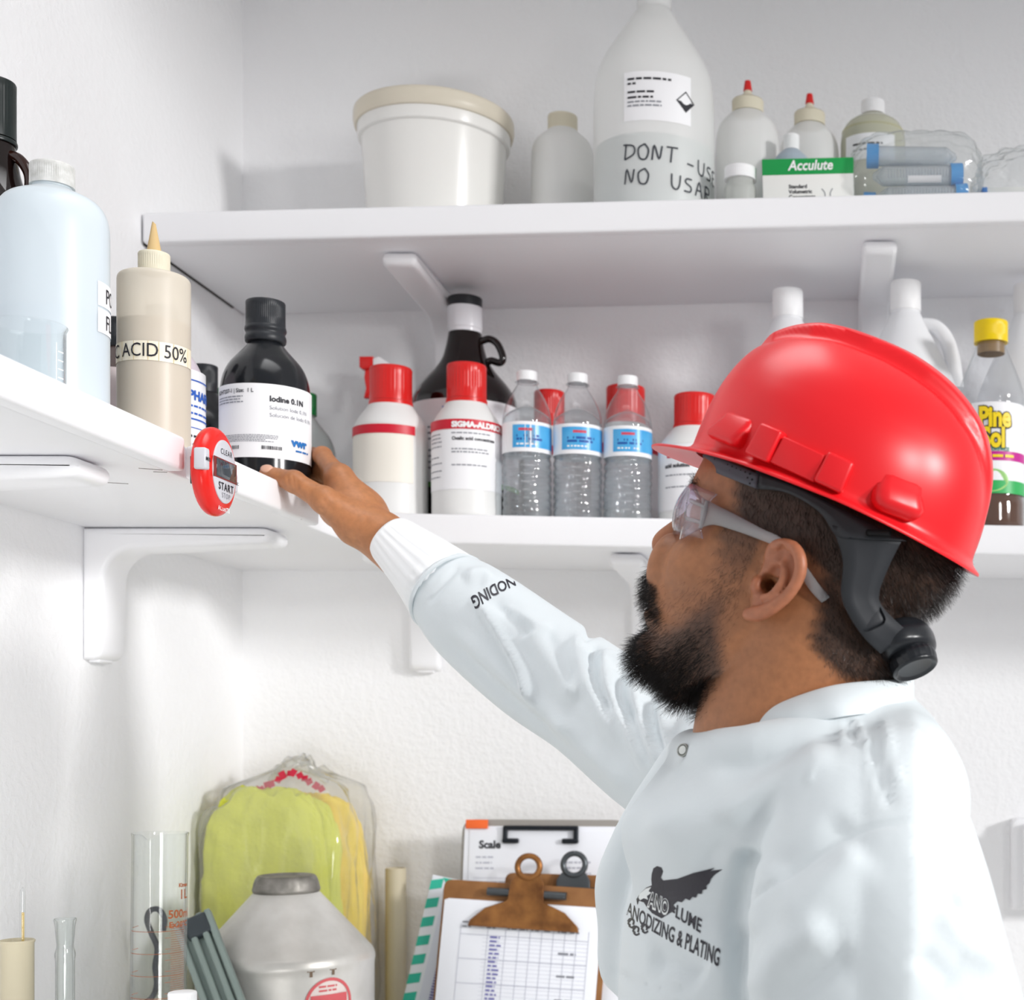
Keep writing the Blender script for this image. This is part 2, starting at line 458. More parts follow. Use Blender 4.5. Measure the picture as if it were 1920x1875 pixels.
M_ink = mat('black_ink', '22222a', 0.6)
M_ink_g = mat('grey_ink', '8a8c94', 0.6)
M_ink_b = mat('blue_ink', '2a5db8', 0.6)
M_band_r = mat('red_band', 'cf1730', 0.4)
M_glass = film('clear_glass', 'fdfefe', '6a7474', 0.02, 1.0, power=4.5)
M_pet = film('clear_bottle_plastic', 'fcfdfe', 'cfd6d9', 0.06, 1.3, power=2.5, milk=0.04)
M_bag = film('clear_bag_film', 'fafbfb', 'e6eaea', 0.12, 0.9, milk=0.10)
M_water = film('water', 'fafdfe', 'ccd8de', 0.02, 1.6, milk=0.07, power=1.8)
CAMA = -PI/2

def fa(o_loc): return math.atan2(-o_loc[1], -o_loc[0])      # side of a round thing that faces the camera

def cap(par, r, z0, z1, m, ribs=60, depth=0.0006, name='cap', ring=True, bev=0.002):
    pr = [(0, z0), (r*0.98, z0), (r, z0+(z1-z0)*0.02), (r, z1, bev), (r*0.75, z1), (0, z1)]
    n = 8                                            # rows so that the ribs have something to bend
    pr = [(0, z0), (r, z0)]+[(r, z0+(z1-z0-bev)*k/n) for k in range(1, n+1)]+[(r-bev*0.3, z1-bev*0.3), (r-bev, z1), (0, z1)]
    c = obj(name, lathe(pr, max(ribs*3, 48) if ribs else 48, 45, (ribs, depth, z0+(z1-z0)*0.16, z1-bev*1.2) if ribs else None), m, par)
    return c

def on_label(par, me, R, ac, z, m, name='print', label=None):
    return obj(name, wrap(me, R, ac, z), m, par, label=label)

# ------------------------------------------------------------------ upper shelf
def at_up(px, Z):
    X = (px-PX)/FPX*Z; return (X, Z, up_top(X)+0.0005)
def at_lo(px, Z):
    X = (px-PX)/FPX*Z; return (X, Z, lo_top(X)+0.0005)
def at_left(px, Z):
    return ((px-PX)/FPX*Z, Z, LTOP+0.0008)

L = at_up(815, 2.06)
t = thing('bucket', 'large round white plastic bucket with yellowed lid on the upper shelf', 'bucket', L)
obj('body', lathe([(0, 0), (0.089, 0, 0.006), (0.1, 0.168), (0.098, 0.168), (0.087, 0.003, 0.006), (0, 0.003)], 72), H_bucket, t)
obj('rim_band', lathe([(0.098, 0.150), (0.1035, 0.152, 0.002), (0.1045, 0.168), (0.099, 0.168), (0.098, 0.150)], 72), H_bucket, t)
obj('lid', lathe([(0, 0.176), (0.1, 0.176), (0.1015, 0.168), (0.1075, 0.168, 0.002), (0.1098, 0.176, 0.003), (0.1095, 0.190, 0.004), (0.104, 0.194, 0.003), (0.1, 0.187, 0.003), (0, 0.187)], 72), hdpe('aged_lid_plastic', 'e9e1cf', 0.04, 0.35, 0.8), t)

L = at_up(1055, 2.1)
t = thing('plastic_bottle', 'hazy white plastic bottle with a pale cap between the bucket and the gallon jug', 'bottle', L)
obj('body', lathe([(0, 0), (0.0443, 0, 0.006), (0.0443, 0.165, 0.02), (0.021, 0.184, 0.006), (0.0195, 0.19), (0.0195, 0.195), (0, 0.195)], 48), H_milk, t)
cap(t, 0.0212, 0.184, 0.2065, H_cream, 40)
obj('liquid', lathe([(0, 0.002), (0.0425, 0.002, 0.005), (0.0425, 0.03), (0, 0.03)], 40), mat('pale_liquid', 'cfd8d2', 0.3), t)

L = at_up(1227, 1.99); a = fa(L)
t = thing('gallon_jug', 'tall translucent gallon jug with white hazard label and black handwriting', 'jug', L)
R = 0.0815
obj('body', lathe([(0, 0), (R, 0, 0.012), (R, 0.185, 0.05), (R*0.90, 0.222, 0.06), (0.034, 0.282, 0.03), (0.0255, 0.296, 0.004), (0.0235, 0.298), (0.0235, 0.314), (0, 0.314)], 72, 60, n=8), H_clear, t)
obj('liquid', lathe([(0, 0.002), (R-0.003, 0.002, 0.011), (R-0.003, 0.104), (0, 0.104)], 56), hdpe('greenish_liquid', 'b4c6c4', 0.04, 0.2, 0.3), t)
cap(t, 0.0228, 0.3005, 0.322, M_cap_w, 44)
lb = obj('label', patch(R+0.0006, 0.118, 0.182, a-0.5, a+0.62), M_label, t)
zz = 0.118; RR = R+0.0012
on_label(lb, words(-0.036, 0.028, [0.053], 0.0028, 3), RR, a, zz, M_ink, 'label_print')
on_label(lb, words(-0.036, -0.024, [0.047], 0.0026, 4), RR, a, zz, M_ink, 'label_print')
on_label(lb, words(-0.036, 0.006, [0.036, 0.029], 0.0026, 5), RR, a, zz, M_ink, 'label_print')
on_label(lb, words(-0.036, 0.020, [0.0235, 0.0185], 0.0020, 6), RR, a, zz, M_ink_g, 'label_print')
dm = mesh([(0.0, 0.014, 0), (0.014, 0, 0), (0, -0.014, 0), (-0.014, 0, 0), (0.012, 0.0, 0), (-0.012, 0, 0), (0, 0.012, 0), (0, -0.012, 0)], [(0, 3, 5, 6), (0, 6, 4, 1), (3, 2, 7, 5), (2, 1, 4, 7), (5, 7, 4)])
dm.transform(Matrix.Translation((0.043, 0.030, 0))); on_label(lb, dm, RR, a, zz, M_ink, 'hazard_diamond')
# handwriting, letter by letter (x right, y up), pen strokes
def hand(letters, s, gap):
    G = {'D': [[(0, 0), (0.05, 1)], [(-0.15, 0.95), (0.55, 0.85), (0.6, 0.35), (0, 0)]], 'O': [[(0.4, 1), (0.0, 0.7), (0.1, 0.1), (0.5, 0.05), (0.65, 0.6), (0.4, 1)]],
         'N': [[(0, 0), (0.1, 0.95), (0.45, 0.1), (0.6, 0.95)]], 'T': [[(0.3, 0), (0.35, 1)], [(0.0, 0.95), (0.75, 1.0)]], '-': [[(0, 0.4), (0.5, 0.38)]],
         'U': [[(0, 0.95), (0.05, 0.2), (0.35, 0.0), (0.55, 0.3), (0.6, 0.95)]], 'S': [[(0.55, 0.9), (0.15, 0.85), (0.1, 0.6), (0.5, 0.4), (0.45, 0.08), (0, 0.05)]],
         'E': [[(0.5, 0.95), (0, 0.9), (0.05, 0.5), (0.4, 0.52)], [(0.05, 0.5), (0.05, 0.03), (0.5, 0.05)]], ' ': [],
         'A': [[(0, 0), (0.3, 0.95), (0.6, 0)], [(0.12, 0.4), (0.5, 0.4)]], 'R': [[(0, 0), (0.05, 0.95)], [(0.05, 0.95), (0.5, 0.85), (0.45, 0.5), (0.05, 0.48), (0.55, 0)]]}
    out, x = [], 0
    for c in letters:
        for ln in G[c]: out.append([((x+p[0])*s, p[1]*s) for p in ln])
        x += 0.9 if c != ' ' else gap
    return out
M_pen = mat('marker_ink', '3a3c44', 0.6)
for txt, z, x0, g in (('DONT', 0.066, -0.040, 0.5), ('-USE', 0.062, 0.045, 0.5), ('NO', 0.034, -0.040, 1.6), ('USAR', 0.0325, 0.022, 1)):
    me = strokes(hand(txt, 0.0205, g), 0.0022); me.transform(Matrix.Translation((x0, 0, 0)))
    me.transform(Matrix.Rotation(-0.05, 4, 'Z')); on_label(t, me, R+0.0008, a, z, M_pen, 'handwriting')

for px, Z, lab, r, dz in ((1402, 2.05, 'translucent squeeze bottle with red tip, standing right beside the gallon jug', 0.0443, 0.0), (1518, 2.09, 'translucent squeeze bottle with red tip, behind the green and white carton', 0.0418, -0.003)):
    L = at_up(px, Z)
    t = thing('squeeze_bottle', lab, 'bottle', L, 0, 'red-tipped squeeze bottles on the upper shelf')
    obj('body', lathe([(0, 0), (r, 0, 0.005), (r, 0.16+dz, 0.022), (r*0.52, 0.182+dz, 0.005), (0.019, 0.183+dz), (0.019, 0.192+dz), (0, 0.192+dz)], 48, n=7), H_clear, t)
    cp = cap(t, 0.0222, 0.183+dz, 0.2005+dz, H_cream, 48, name='cap')
    obj('nozzle', lathe([(0.0215, 0.2005+dz), (0.012, 0.2045+dz, 0.003), (0.0055, 0.211+dz, 0.003), (0.0042, 0.222+dz), (0, 0.222+dz)], 24), H_cream, t)
    obj('tip', lathe([(0.0045, 0.214+dz), (0.0063, 0.2145+dz), (0.0042, 0.2285+dz, 0.001), (0, 0.229+dz)], 20), M_cap_r, t)

L = at_up(1484, 2.005)
t = thing('small_bottle', 'small grey-blue bottle with white cap peeking over the green carton', 'bottle', L)
obj('body', lathe([(0, 0), (0.0265, 0, 0.004), (0.0265, 0.097, 0.014), (0.0125, 0.111, 0.003), (0.009, 0.112), (0.009, 0.118), (0, 0.118)], 40), hdpe('grey_blue_plastic', 'b9c6d2', 0.1, 0.3, 0.8), t)
cap(t, 0.011, 0.112, 0.133, M_cap_w, 32)

L = at_up(1637, 2.085); a = fa(L)
t = thing('round_bottle', 'round-shouldered bottle of yellowish liquid with white cap on the upper shelf', 'bottle', L)
obj('body', lathe([(0, 0), (0.0462, 0, 0.006), (0.0462, 0.172, 0.026), (0.017, 0.19, 0.004), (0.0145, 0.191), (0.0145, 0.2), (0, 0.2)], 48, n=8), hdpe('olive_natural_plastic', 'd6d6c2', 0.25, 0.2, 1.0), t)
obj('liquid', lathe([(0, 0.002), (0.0445, 0.002, 0.005), (0.0445, 0.165), (0, 0.165)], 40), hdpe('yellowish_liquid', 'cfcdae', 0.2, 0.2, 0.3), t)
cap(t, 0.0168, 0.191, 0.2105, M_cap_w, 40)
lb = obj('label', patch(0.0468, 0.112, 0.148, a-0.95, a+0.7), M_label, t)
on_label(lb, words(-0.03, 0.016, [0.020], 0.0026, 8), 0.0473, a, 0.112, M_ink, 'label_print')
on_label(lb, words(-0.03, 0.004, [0.012], 0.0026, 9), 0.0473, a, 0.112, M_ink_g, 'label_print')

L = at_up(1388, 1.935)
t = thing('small_jar', 'small clear jar with white screw lid in front of the squeeze bottle', 'jar', L)
obj('body', lathe([(0, 0), (0.0205, 0, 0.003), (0.0205, 0.036, 0.004), (0.0175, 0.042, 0.002), (0.0175, 0.05)], 40), hdpe('frosted_jar', 'e2e4e0', 0.45, 0.2, 1.0), t)
cap(t, 0.0212, 0.046, 0.0625, M_cap_w, 48)

# carton
X0, X1, Z0 = (1431-PX)/FPX*1.92, (1602-PX)/FPX*1.92, 1.922
xc = (X0+X1)/2; zb = up_top(xc)+0.0006
t = thing('carton', 'small green and white carton with a flask drawing on the upper shelf', 'box', (xc, Z0+0.035, zb), (0, -0.0247, 0))
W, Hh = X1-X0, 0.0685
obj('body', box(W, 0.07, Hh, 0.0008), mat('carton_white', 'eeeeea', 0.5), t)
gb = obj('green_band', box(W+0.0006, 0.0706, 0.0215, 0.0008, at=(0, 0, Hh-0.0214)), mat('carton_green', '139a4b', 0.45), t)
def flat(par, me, x, y, z, m, name='print'):      # flat print on a face looking at -y
    me.transform(Matrix.Translation((x, y, z)) @ Matrix.Rotation(PI/2, 4, 'X')); return obj(name, me, m, par)
flat(gb, text_mesh('Acculute', 0.0185, bold=0.0004, shear=0.2, sx=0.88), -W/2+0.034, -0.0358, Hh-0.0155, mat('white_ink', 'f6f6f6', 0.5), 'lettering')
for k, s_ in enumerate(('Standard', 'Volumetric', 'Concentrate')):
    flat(t, text_mesh(s_, 0.0068, bold=0.0002), -W/2+0.034, -0.0354, 0.0295-0.0068*k, M_ink, 'lettering')
fk = strokes([[(0.0, 0.026), (0.004, 0.020), (0.003, 0.012), (-0.003, 0.003)], [(0.014, 0.026), (0.011, 0.020), (0.012, 0.012), (0.0175, 0.003)]], 0.0011)
flat(t, fk, W/2-0.042, -0.0354, 0.002, M_ink_g, 'flask_drawing')
flat(t, mesh([(-0.003, 0.003, 0), (0.0175, 0.003, 0), (0.0155, 0.007, 0), (-0.001, 0.007, 0)], [(0, 1, 2, 3)]), W/2-0.042, -0.0354, 0.002, M_ink, 'flask_drawing')

# bag of centrifuge tubes
M_tube = film('tube_plastic', 'eef3f6', '9fb0bb', 0.1, 1.0, milk=0.22)
M_bcap = mat('blue_screw_cap', '2b93d6', 0.35)
def ctube(label, loc, rot):
    t = thing('centrifuge_tube', label, 'tube', loc, rot, 'capped tubes in the clear bag')
    Rt = Matrix.Rotation(PI/2, 4, 'Y')
    obj('barrel', moved(lathe([(0, -0.058), (0.004, -0.057), (0.0125, -0.044, 0.002), (0.013, 0.05), (0.012, 0.05), (0.0115, -0.043), (0, -0.054)], 28), Rt), M_tube, t)
    obj('screw_cap', moved(lathe([(0, 0.045), (0.0155, 0.045), (0.0155, 0.047), (0.0155, 0.061, 0.001), (0, 0.061)], 60, 45, (30, 0.0007, 0.0465, 0.0605)), Rt), M_bcap, t)
    obj('writing_patch', moved(patch(0.0133, -0.012, 0.032, PI+0.2, PI+0.9, 8), Rt @ Matrix.Rotation(PI/2, 4, 'Z')), M_label, t)
    v = moved(join([patch(0.0133, -0.038+0.004*k, -0.0374+0.004*k, -0.5, 0.4, 6) for k in range(20)]), Rt @ Matrix.Rotation(-PI/2, 4, 'Z'))
    obj('graduation', v, M_ink_g, t)
    return t
xb = (1718-PX)/FPX*1.96; zb = up_top(xb)
def tl(x, y, z): return (xb+x, y, up_top(xb+x)+z)
ctube('blue-capped tube lowest at the front of the bag, cap to the right', tl(0.004, 1.925, 0.0163), (0, -0.0247, 0.02))
ctube('blue-capped tube lying on top of the front ones, cap to the right', tl(-0.002, 1.929, 0.0448), (0.1, -0.0247, 0.03))
ctube('blue-capped tube low in the bag with its cap to the left, second row', tl(-0.010, 1.9575, 0.0163), (0, -0.0247, PI+0.03))
ctube('blue-capped tube highest in the bag with its cap to the left', tl(-0.006, 1.936, 0.0732), (0, -0.0247, PI-0.03))
ctube('blue-capped tube at the back of the bag against the bottles', tl(0.0, 1.990, 0.0163), (0, -0.0247, 0))

def crumple(sx, sy, sz, seed, n=(26, 16, 12), amp=0.004, top=0.4):
    """closed pillow of thin film with creases"""
    bm = bmesh.new(); bmesh.ops.create_cube(bm, size=2); bmesh.ops.subdivide_edges(bm, edges=bm.edges[:], cuts=26, use_grid_fill=True)
    rnd = np.random.RandomState(seed); ks = rnd.randn(14, 3)*np.array([5, 5, 5]); ph = rnd.rand(14)*6.28
    for v in bm.verts:
        p = np.array(v.co); q = np.sign(p)*np.abs(p)
        nrm = np.linalg.norm(p**4)**0.25 if False else (np.sum(np.abs(p)**4))**0.25
        p = p/nrm
        w_ = np.abs(np.sin(ks @ p+ph)).sum()/14-0.6
        f = 1+amp*w_
        pz = p[2]*sz/2*f
        taper = 1-top*max(0, p[2])**2
        v.co = (p[0]*sx/2*f*taper, p[1]*sy/2*f*taper, max(pz+sz/2, 0.0006))
    me = bpy.data.meshes.new('bag'); bm.to_mesh(me); bm.free()
    me.polygons.foreach_set('use_smooth', [True]*len(me.polygons)); return me
t = thing('plastic_bag', 'clear bag holding blue-capped tubes on the upper shelf', 'bag', (xb, 1.957, zb+0.0006), (0, -0.0247, 0))
obj('film', crumple(0.172, 0.115, 0.104, 3, amp=0.22, top=0.1), M_bag, t)

X0 = (1843-PX)/FPX*1.93
t = thing('carton', 'blue and white carton inside a crumpled clear bag at the right end', 'box', (X0+0.06, 1.965, up_top(X0+0.06)+0.0014), (0, -0.0247, 0))
obj('body', box(0.12, 0.07, 0.027, 0.0008), mat('carton_white', 'eeeeea', 0.5), t)
obj('blue_edge', box(0.1205, 0.0705, 0.006, 0.0008, at=(0, 0, 0.0002)), mat('carton_blue', '1f78c8', 0.45), t)
obj('blue_end', box(0.007, 0.0707, 0.0272, 0.0008, at=(-0.0568, 0, 0)), mat('carton_blue', '1f78c8', 0.45), t)
flat(t, words(-0.04, 0.0, [0.018], 0.0016, 5), 0, -0.0354, 0, M_ink_b, 'print')
t = thing('plastic_bag', 'crumpled clear bag over the blue and white carton at the right end', 'bag', (X0+0.072, 1.962, up_top(X0+0.072)+0.0006), (0, -0.0247, 0))
obj('film', crumple(0.155, 0.1, 0.085, 8, amp=0.6, top=0.35), M_bag, t)

# ------------------------------------------------------------------ shelf along the left wall
def amber_jug(label, loc, r, h, hand_a, white_neck=False):
    t = thing('amber_jug', label, 'jug', loc)
    nk = 0.0165 if r < 0.065 else 0.0215
    obj('body', lathe([(0, 0), (r, 0, 0.01), (r, h*0.52, 0.05), (r*0.93, h*0.60, 0.03), (r*0.45, h*0.715, 0.03), (nk+0.004, h*0.80, 0.03), (nk+0.001, h*0.86), (nk+0.001, h*0.94), (0, h*0.94)], 64, 60, n=9), M_amber, t)
    if white_neck:
        obj('neck_band', lathe([(nk+0.0002, h*0.825), (nk+0.0016, h*0.825), (nk+0.0016, h*0.862, 0.001), (nk+0.0028, h*0.868, 0.002), (nk+0.0026, h*0.957), (0, h*0.957)], 48), mat('white_shrink_band', 'e4e4e8', 0.18), t)
        cap(t, nk+0.0024, h*0.957, h, M_cap_k, 0)
    else:
        cap(t, nk+0.0035, h*0.845, h, mat('dark_green_cap', '161f1e', 0.3), 40, 0.0005)
        obj('neck_ring', lathe([(nk, h*0.835), (nk+0.0045, h*0.828, 0.002), (nk+0.0045, h*0.842, 0.002), (nk, h*0.845)], 40), mat('dark_green_cap', '161f1e', 0.3), t)
    if white_neck: pts = [(nk, h*0.812), (nk+0.014, h*0.822), (nk+0.026, h*0.80), (nk+0.034, h*0.745), (nk+0.030, h*0.72), (nk+0.018, h*0.73), (nk+0.012, h*0.725)]
    else: pts = [(nk, h*0.80), (nk+0.012, h*0.785), (nk+0.022, h*0.745), (nk+0.022, h*0.70), (nk+0.014, h*0.672), (nk+0.002, h*0.69)]
    ca, sa = math.cos(hand_a), math.sin(hand_a)
    obj('ring_handle', tube([(x*ca, x*sa, z) for x, z in pts], 0.0052, 12, 6), M_amber2 if not white_neck else M_amber, t)
    return t
amber_jug('tall dark amber glass jug with ring handle at the left picture edge', at_left(-12, 1.437), 0.058, 0.364, -0.15)

L = at_left(98, 1.335); a = fa(L)
t = thing('plastic_bottle', 'large bluish translucent bottle with white cap on the left-wall shelf', 'bottle', L)
R = 0.0475
obj('body', lathe([(0, 0), (R, 0, 0.006), (R, 0.206, 0.024), (0.019, 0.219, 0.006), (0.0165, 0.221), (0.0165, 0.232), (0, 0.232)], 64, n=8), H_bluish, t)
obj('liquid', lathe([(0, 0.002), (R-0.0015, 0.002, 0.005), (R-0.0015, 0.105), (0, 0.105)], 56), hdpe('water_in_plastic', 'd4e0e7', 0.05, 0.2, 0.2), t)
cap(t, 0.0188, 0.2225, 0.2425, mat('white_cap_scuffed', 'e6e6e4', 0.5, var=(120, 'b9b9b4', 0.25)), 60, 0.0004)
for z0, z1, s_ in ((0.113, 0.135, 'PO'), (0.089, 0.111, 'FL')):
    lb = obj('label', patch(R+0.0005, z0, z1, a+0.86, a+1.9), M_label, t)
    on_label(lb, text_mesh(s_, 0.0195, sx=0.8), R+0.001, a+1.10, z0+0.004, M_ink, 'lettering')

L = at_left(56, 1.185)
t = thing('beaker', 'small clear glass beaker on the left-wall shelf edge', 'beaker', L); r = 0.0262
obj('glass', lathe([(0, 0), (r, 0, 0.004), (r, 0.052), (r+0.0018, 0.0555, 0.001), (r+0.0008, 0.0562), (r-0.0012, 0.052), (r-0.0012, 0.0022, 0.003), (0, 0.0022)], 56), M_glass, t)
a = fa(L)
obj('graduation', wrap(join([bars([(0, 0.007, 0.012+0.007*k, 0.0007) for k in range(4)]), bars([(-0.002, -0.0015, 0.010, 0.03)])]), r+0.0004, a+0.85, 0), mat('white_enamel', 'ffffff', 0.5), t)

L = at_left(289, 1.436); a = fa(L)
t = thing('squeeze_bottle', 'yellowed squeeze bottle with a cut conical nozzle and ACID 50% tape label', 'bottle', L)
R = 0.0333
obj('body', lathe([(0, 0), (R, 0, 0.004), (R, 0.1725, 0.006), (R*0.55, 0.1745), (0.012, 0.175), (0.012, 0.18), (0, 0.18)], 56), H_yellow, t)
obj('liquid', lathe([(0, 0.0015), (R-0.001, 0.0015, 0.004), (R-0.001, 0.126), (0, 0.126)], 48), hdpe('tan_liquid', 'c2ab8c', 0.03, 0.25, 0.2), t)
cp = cap(t, 0.0147, 0.176, 0.1955, H_cream, 44, 0.0005)
nz = lathe([(0.0075, 0.195), (0.0065, 0.1985), (0.0022, 0.2235), (0.0016, 0.2265), (0, 0.2262)], 28)
for v in nz.vertices:
    if v.co.z > 0.22: v.co.z += -v.co.x*0.9-0.001
obj('nozzle', nz, H_tan, t)
lb = obj('tape_label', patch(R+0.0005, 0.083, 0.1015, a-1.75, a+1.35), mat('label_tape', 'f6f2e8', 0.35, var=(70, 'efe2c0', 0.3)), t)
on_label(lb, text_mesh('C', 0.0185, sx=0.9), R+0.0011, a-1.42, 0.0865, M_ink, 'lettering')
on_label(lb, text_mesh('ACID 50%', 0.0185, sx=0.84), R+0.0011, a-0.95, 0.0865, M_ink, 'lettering')
on_label(lb, bars([(x, x+0.0004, 0.0, 0.0185) for x in (-0.033, -0.019, -0.0055, 0.004, 0.018, 0.0365, 0.042)]), R+0.0009, a, 0.083, mat('tape_yellowing', 'dcc58a', 0.6), 'tape_seam')

def reagent(label, loc, r, h, body_m, cap_m, lab=(0.02, 0.1), cap_r=0.017, cap_h=0.03, name='reagent_bottle', sh=0.03, group=None):
    t = thing(name, label, 'bottle', loc, 0, group)
    obj('body', lathe([(0, 0), (r, 0, 0.005), (r, h*0.64, sh), (cap_r*1.1, h*0.80, 0.012), (cap_r*0.86, h*0.83), (cap_r*0.86, h-cap_h*0.6), (0, h-cap_h*0.6)], 56, n=8), body_m, t)
    cap(t, cap_r, h-cap_h, h, cap_m, 48, 0.0005)
    if lab: obj('label', patch(r+0.0005, lab[0], lab[1], 0, 2*PI, 56), M_label, t)
    return t
L = at_left(222, 1.70); a = fa(L)
t = reagent('dark bottle with black cap and blue ARM lettering, left of the yellowed squeeze bottle', L, 0.04, 0.205, mat('brown_grey_plastic', '5b4e4c', 0.25), M_cap_k, (0.03, 0.094), 0.0165, 0.034)
obj('shoulder_sleeve', lathe([(0.0404, 0.094), (0.0404, 0.125, 0.01), (0.034, 0.142)], 48), mat('pale_sleeve', 'cfc3c2', 0.4), t)
on_label(t, text_mesh('PHARM', 0.0150, bold=0.0006, align='RIGHT'), 0.0412, a+0.14, 0.062, M_ink_b, 'lettering')
on_label(t, bars([(-0.04, 0.02, 0.082, 0.0015), (-0.04, 0.02, 0.052, 0.0015)]), 0.041, a, 0, M_ink_b, 'print')
obj('pink_band', patch(0.0407, 0.030, 0.048, 0, 2*PI, 48), mat('pink_label', 'eab0b8', 0.5), t)
L = at_left(303, 1.60); a = fa(L)
t = reagent('pinkish bottle with blue lettering on white label, half hidden behind the squeeze bottle', L, 0.044, 0.190, mat('pinkish_plastic', 'd9cdd6', 0.3), M_cap_k, (0.006, 0.118), 0.0165, 0.034)
on_label(t, text_mesh('BIOPHARM', 0.0140, bold=0.0006), 0.0452, a+0.12, 0.086, M_ink_b, 'lettering')
on_label(t, words(0.0, 0.07, [0.078, 0.07], 0.0022, 7), 0.045, a+0.1, 0, M_ink_b, 'print')
on_label(t, words(0.0, 0.07, [0.045, 0.036, 0.03], 0.0026, 8), 0.045, a+0.3, 0, M_ink, 'print')
on_label(t, bars([(-0.05, 0.07, 0.106, 0.0015), (-0.05, 0.07, 0.064, 0.0018), (-0.05, 0.07, 0.055, 0.001)]), 0.045, a, 0, M_ink_b, 'print')
obj('pink_band', patch(0.0448, 0.006, 0.026, 0, 2*PI, 48), mat('pink_label', 'eab0b8', 0.5), t)
L = at_left(384, 1.84)
reagent('dark brown bottle with black cap between the squeeze bottle and iodine bottle', L, 0.043, 0.186, M_black_gl, M_cap_k, (0.01, 0.095), 0.0155, 0.034)
L = at_left(424, 2.03)
reagent('grey glass bottle with green cap, its cap just left of the iodine bottle', L, 0.038, 0.200, film('grey_glass', 'dfe6e4', '6d7674', 0.05, 1.0, milk=0.25), M_cap_g, None, 0.0145, 0.03)
L = at_left(574, 2.02); a = fa(L)
t = reagent('grey glass bottle with green cap, right behind the iodine bottle', L, 0.0395, 0.192, film('grey_glass', 'dfe6e4', '6d7674', 0.05, 1.0, milk=0.25), M_cap_g, None, 0.0140, 0.03)
obj('scale_print', wrap(join([bars([(-0.02, 0.036, 0.085, 0.0012), (-0.02, 0.036, 0.062, 0.0008)]), words(0.0, 0.03, [0.078, 0.055], 0.002, 3)]), 0.0402, a, 0), M_ink_g, t)

# iodine bottle: held by the hand
IOD = at_left(498, 1.65); a = fa(IOD); R = 0.0483
t = thing('reagent_bottle', 'black bottle with ribbed cap and white iodine label, held in the hand', 'bottle', IOD)
obj('body', lathe([(0, 0), (R, 0, 0.006), (R, 0.128, 0.030), (0.0215, 0.158, 0.008), (0.0185, 0.163), (0.0185, 0.19), (0, 0.19)], 64, n=9), M_black_gl, t)
obj('neck_ring', lathe([(0.018, 0.163), (0.0215, 0.1635, 0.002), (0.0225, 0.169, 0.003), (0.0205, 0.174, 0.002), (0.0228, 0.178, 0.002), (0.0215, 0.182)], 56), M_cap_k, t)
cap(t, 0.0212, 0.181, 0.2105, M_cap_k, 64, 0.0005)
lb = obj('label', patch(R+0.0006, 0.027, 0.108, a-1.75, a+1.75, 48), M_label, t)
RR = R+0.0013; zz = 0.027
on_label(lb, text_mesh('BDH7207-1 | Size:  1 L', 0.0062, bold=0.0001, sx=0.9), RR, a-1.30, zz+0.071, M_ink, 'lettering')
on_label(lb, words(-0.063, -0.022, [0.066, 0.063, 0.060], 0.0012, 4), RR, a, zz, M_ink_g, 'print')
on_label(lb, text_mesh('Iodine 0.1N', 0.0086, bold=0.0003), RR, a+0.08, zz+0.062, M_ink, 'lettering')
on_label(lb, text_mesh('Solution Iode 0,1N', 0.0062), RR, a+0.08, zz+0.053, M_ink_g, 'lettering')
on_label(lb, text_mesh('Soluci\u00f3n de Iodo 0.1N', 0.0062), RR, a+0.08, zz+0.045, M_ink_g, 'lettering')
on_label(lb, words(-0.052, 0.016, [0.024-0.0017*k for k in range(5)], 0.0008, 14), RR, a, zz, M_ink_g, 'print')
rr = random.Random(4)
for x0 in (-0.050, -0.004):
    b_ = []; x = x0
    while x < x0+0.021:
        wv = rr.choice((0.0004, 0.0007, 0.001)); b_.append((x, x+wv, 0.009, 0.004)); x += wv+rr.choice((0.0004, 0.0008))
    on_label(lb, bars(b_), RR, a, zz, M_ink, 'barcode')
on_label(lb, text_mesh('vwr', 0.0125, bold=0.0007, sx=1.15), RR, a+0.58, zz+0.016, mat('vwr_blue', '1d6fb8', 0.5), 'lettering')
on_label(lb, words(0.034, 0.06, [0.010], 0.002, 6), RR, a, zz, mat('vwr_blue', '1d6fb8', 0.5), 'print')

# ------------------------------------------------------------------ shelf on the back wall: bottles
def sigma(label, px, Z, tall, r=0.0475, cap_px=0, text=0, milk=H_milk):
    L = at_lo(px, Z); a = fa(L)
    t = thing('reagent_bottle', label, 'bottle', L, 0, 'red-capped white reagent bottles')
    obj('body', lathe([(0, 0), (r, 0, 0.007), (r, tall*0.56, 0.02), (r*0.96, tall*0.63, 0.02), (r*0.60, tall*0.745, 0.01), (r*0.535, tall*0.77, 0.004), (r*0.52, tall*0.8), (r*0.52, tall*0.95), (0, tall*0.95)], 64, n=8), milk, t)
    obj('liquid', lathe([(0, 0.002), (r-0.002, 0.002, 0.006), (r-0.002, tall*0.50), (0, tall*0.50)], 48), hdpe('clear_liquid_in_plastic', 'dfe4e6', 0.25, 0.2, 0.2), t)
    c = cap(t, r*0.575, tall*0.775, tall, M_cap_r, 36, 0.0009, bev=0.0035)
    obj('seal_ring', lathe([(r*0.55, tall*0.742), (r*0.60, tall*0.745, 0.001), (r*0.595, tall*0.772), (r*0.55, tall*0.772)], 48), M_cap_r, t)
    return t, a, r
t, a, r = sigma('white reagent bottle with red cap, red-banded blank label, nearest the hand', 733, 1.975, 0.206, 0.0485)
lb = obj('label', patch(r+0.0005, 0.045, 0.121, a-1.7, a+0.62, 40), M_label_c, t)
obj('red_band', patch(r+0.0011, 0.121-0.012, 0.121, a-1.7, a+0.67, 40), M_band_r, t)
t, a, r = sigma('white reagent bottle with red cap and oxalic acid label, in front of the amber jug', 875, 1.965, 0.2095, 0.0455)
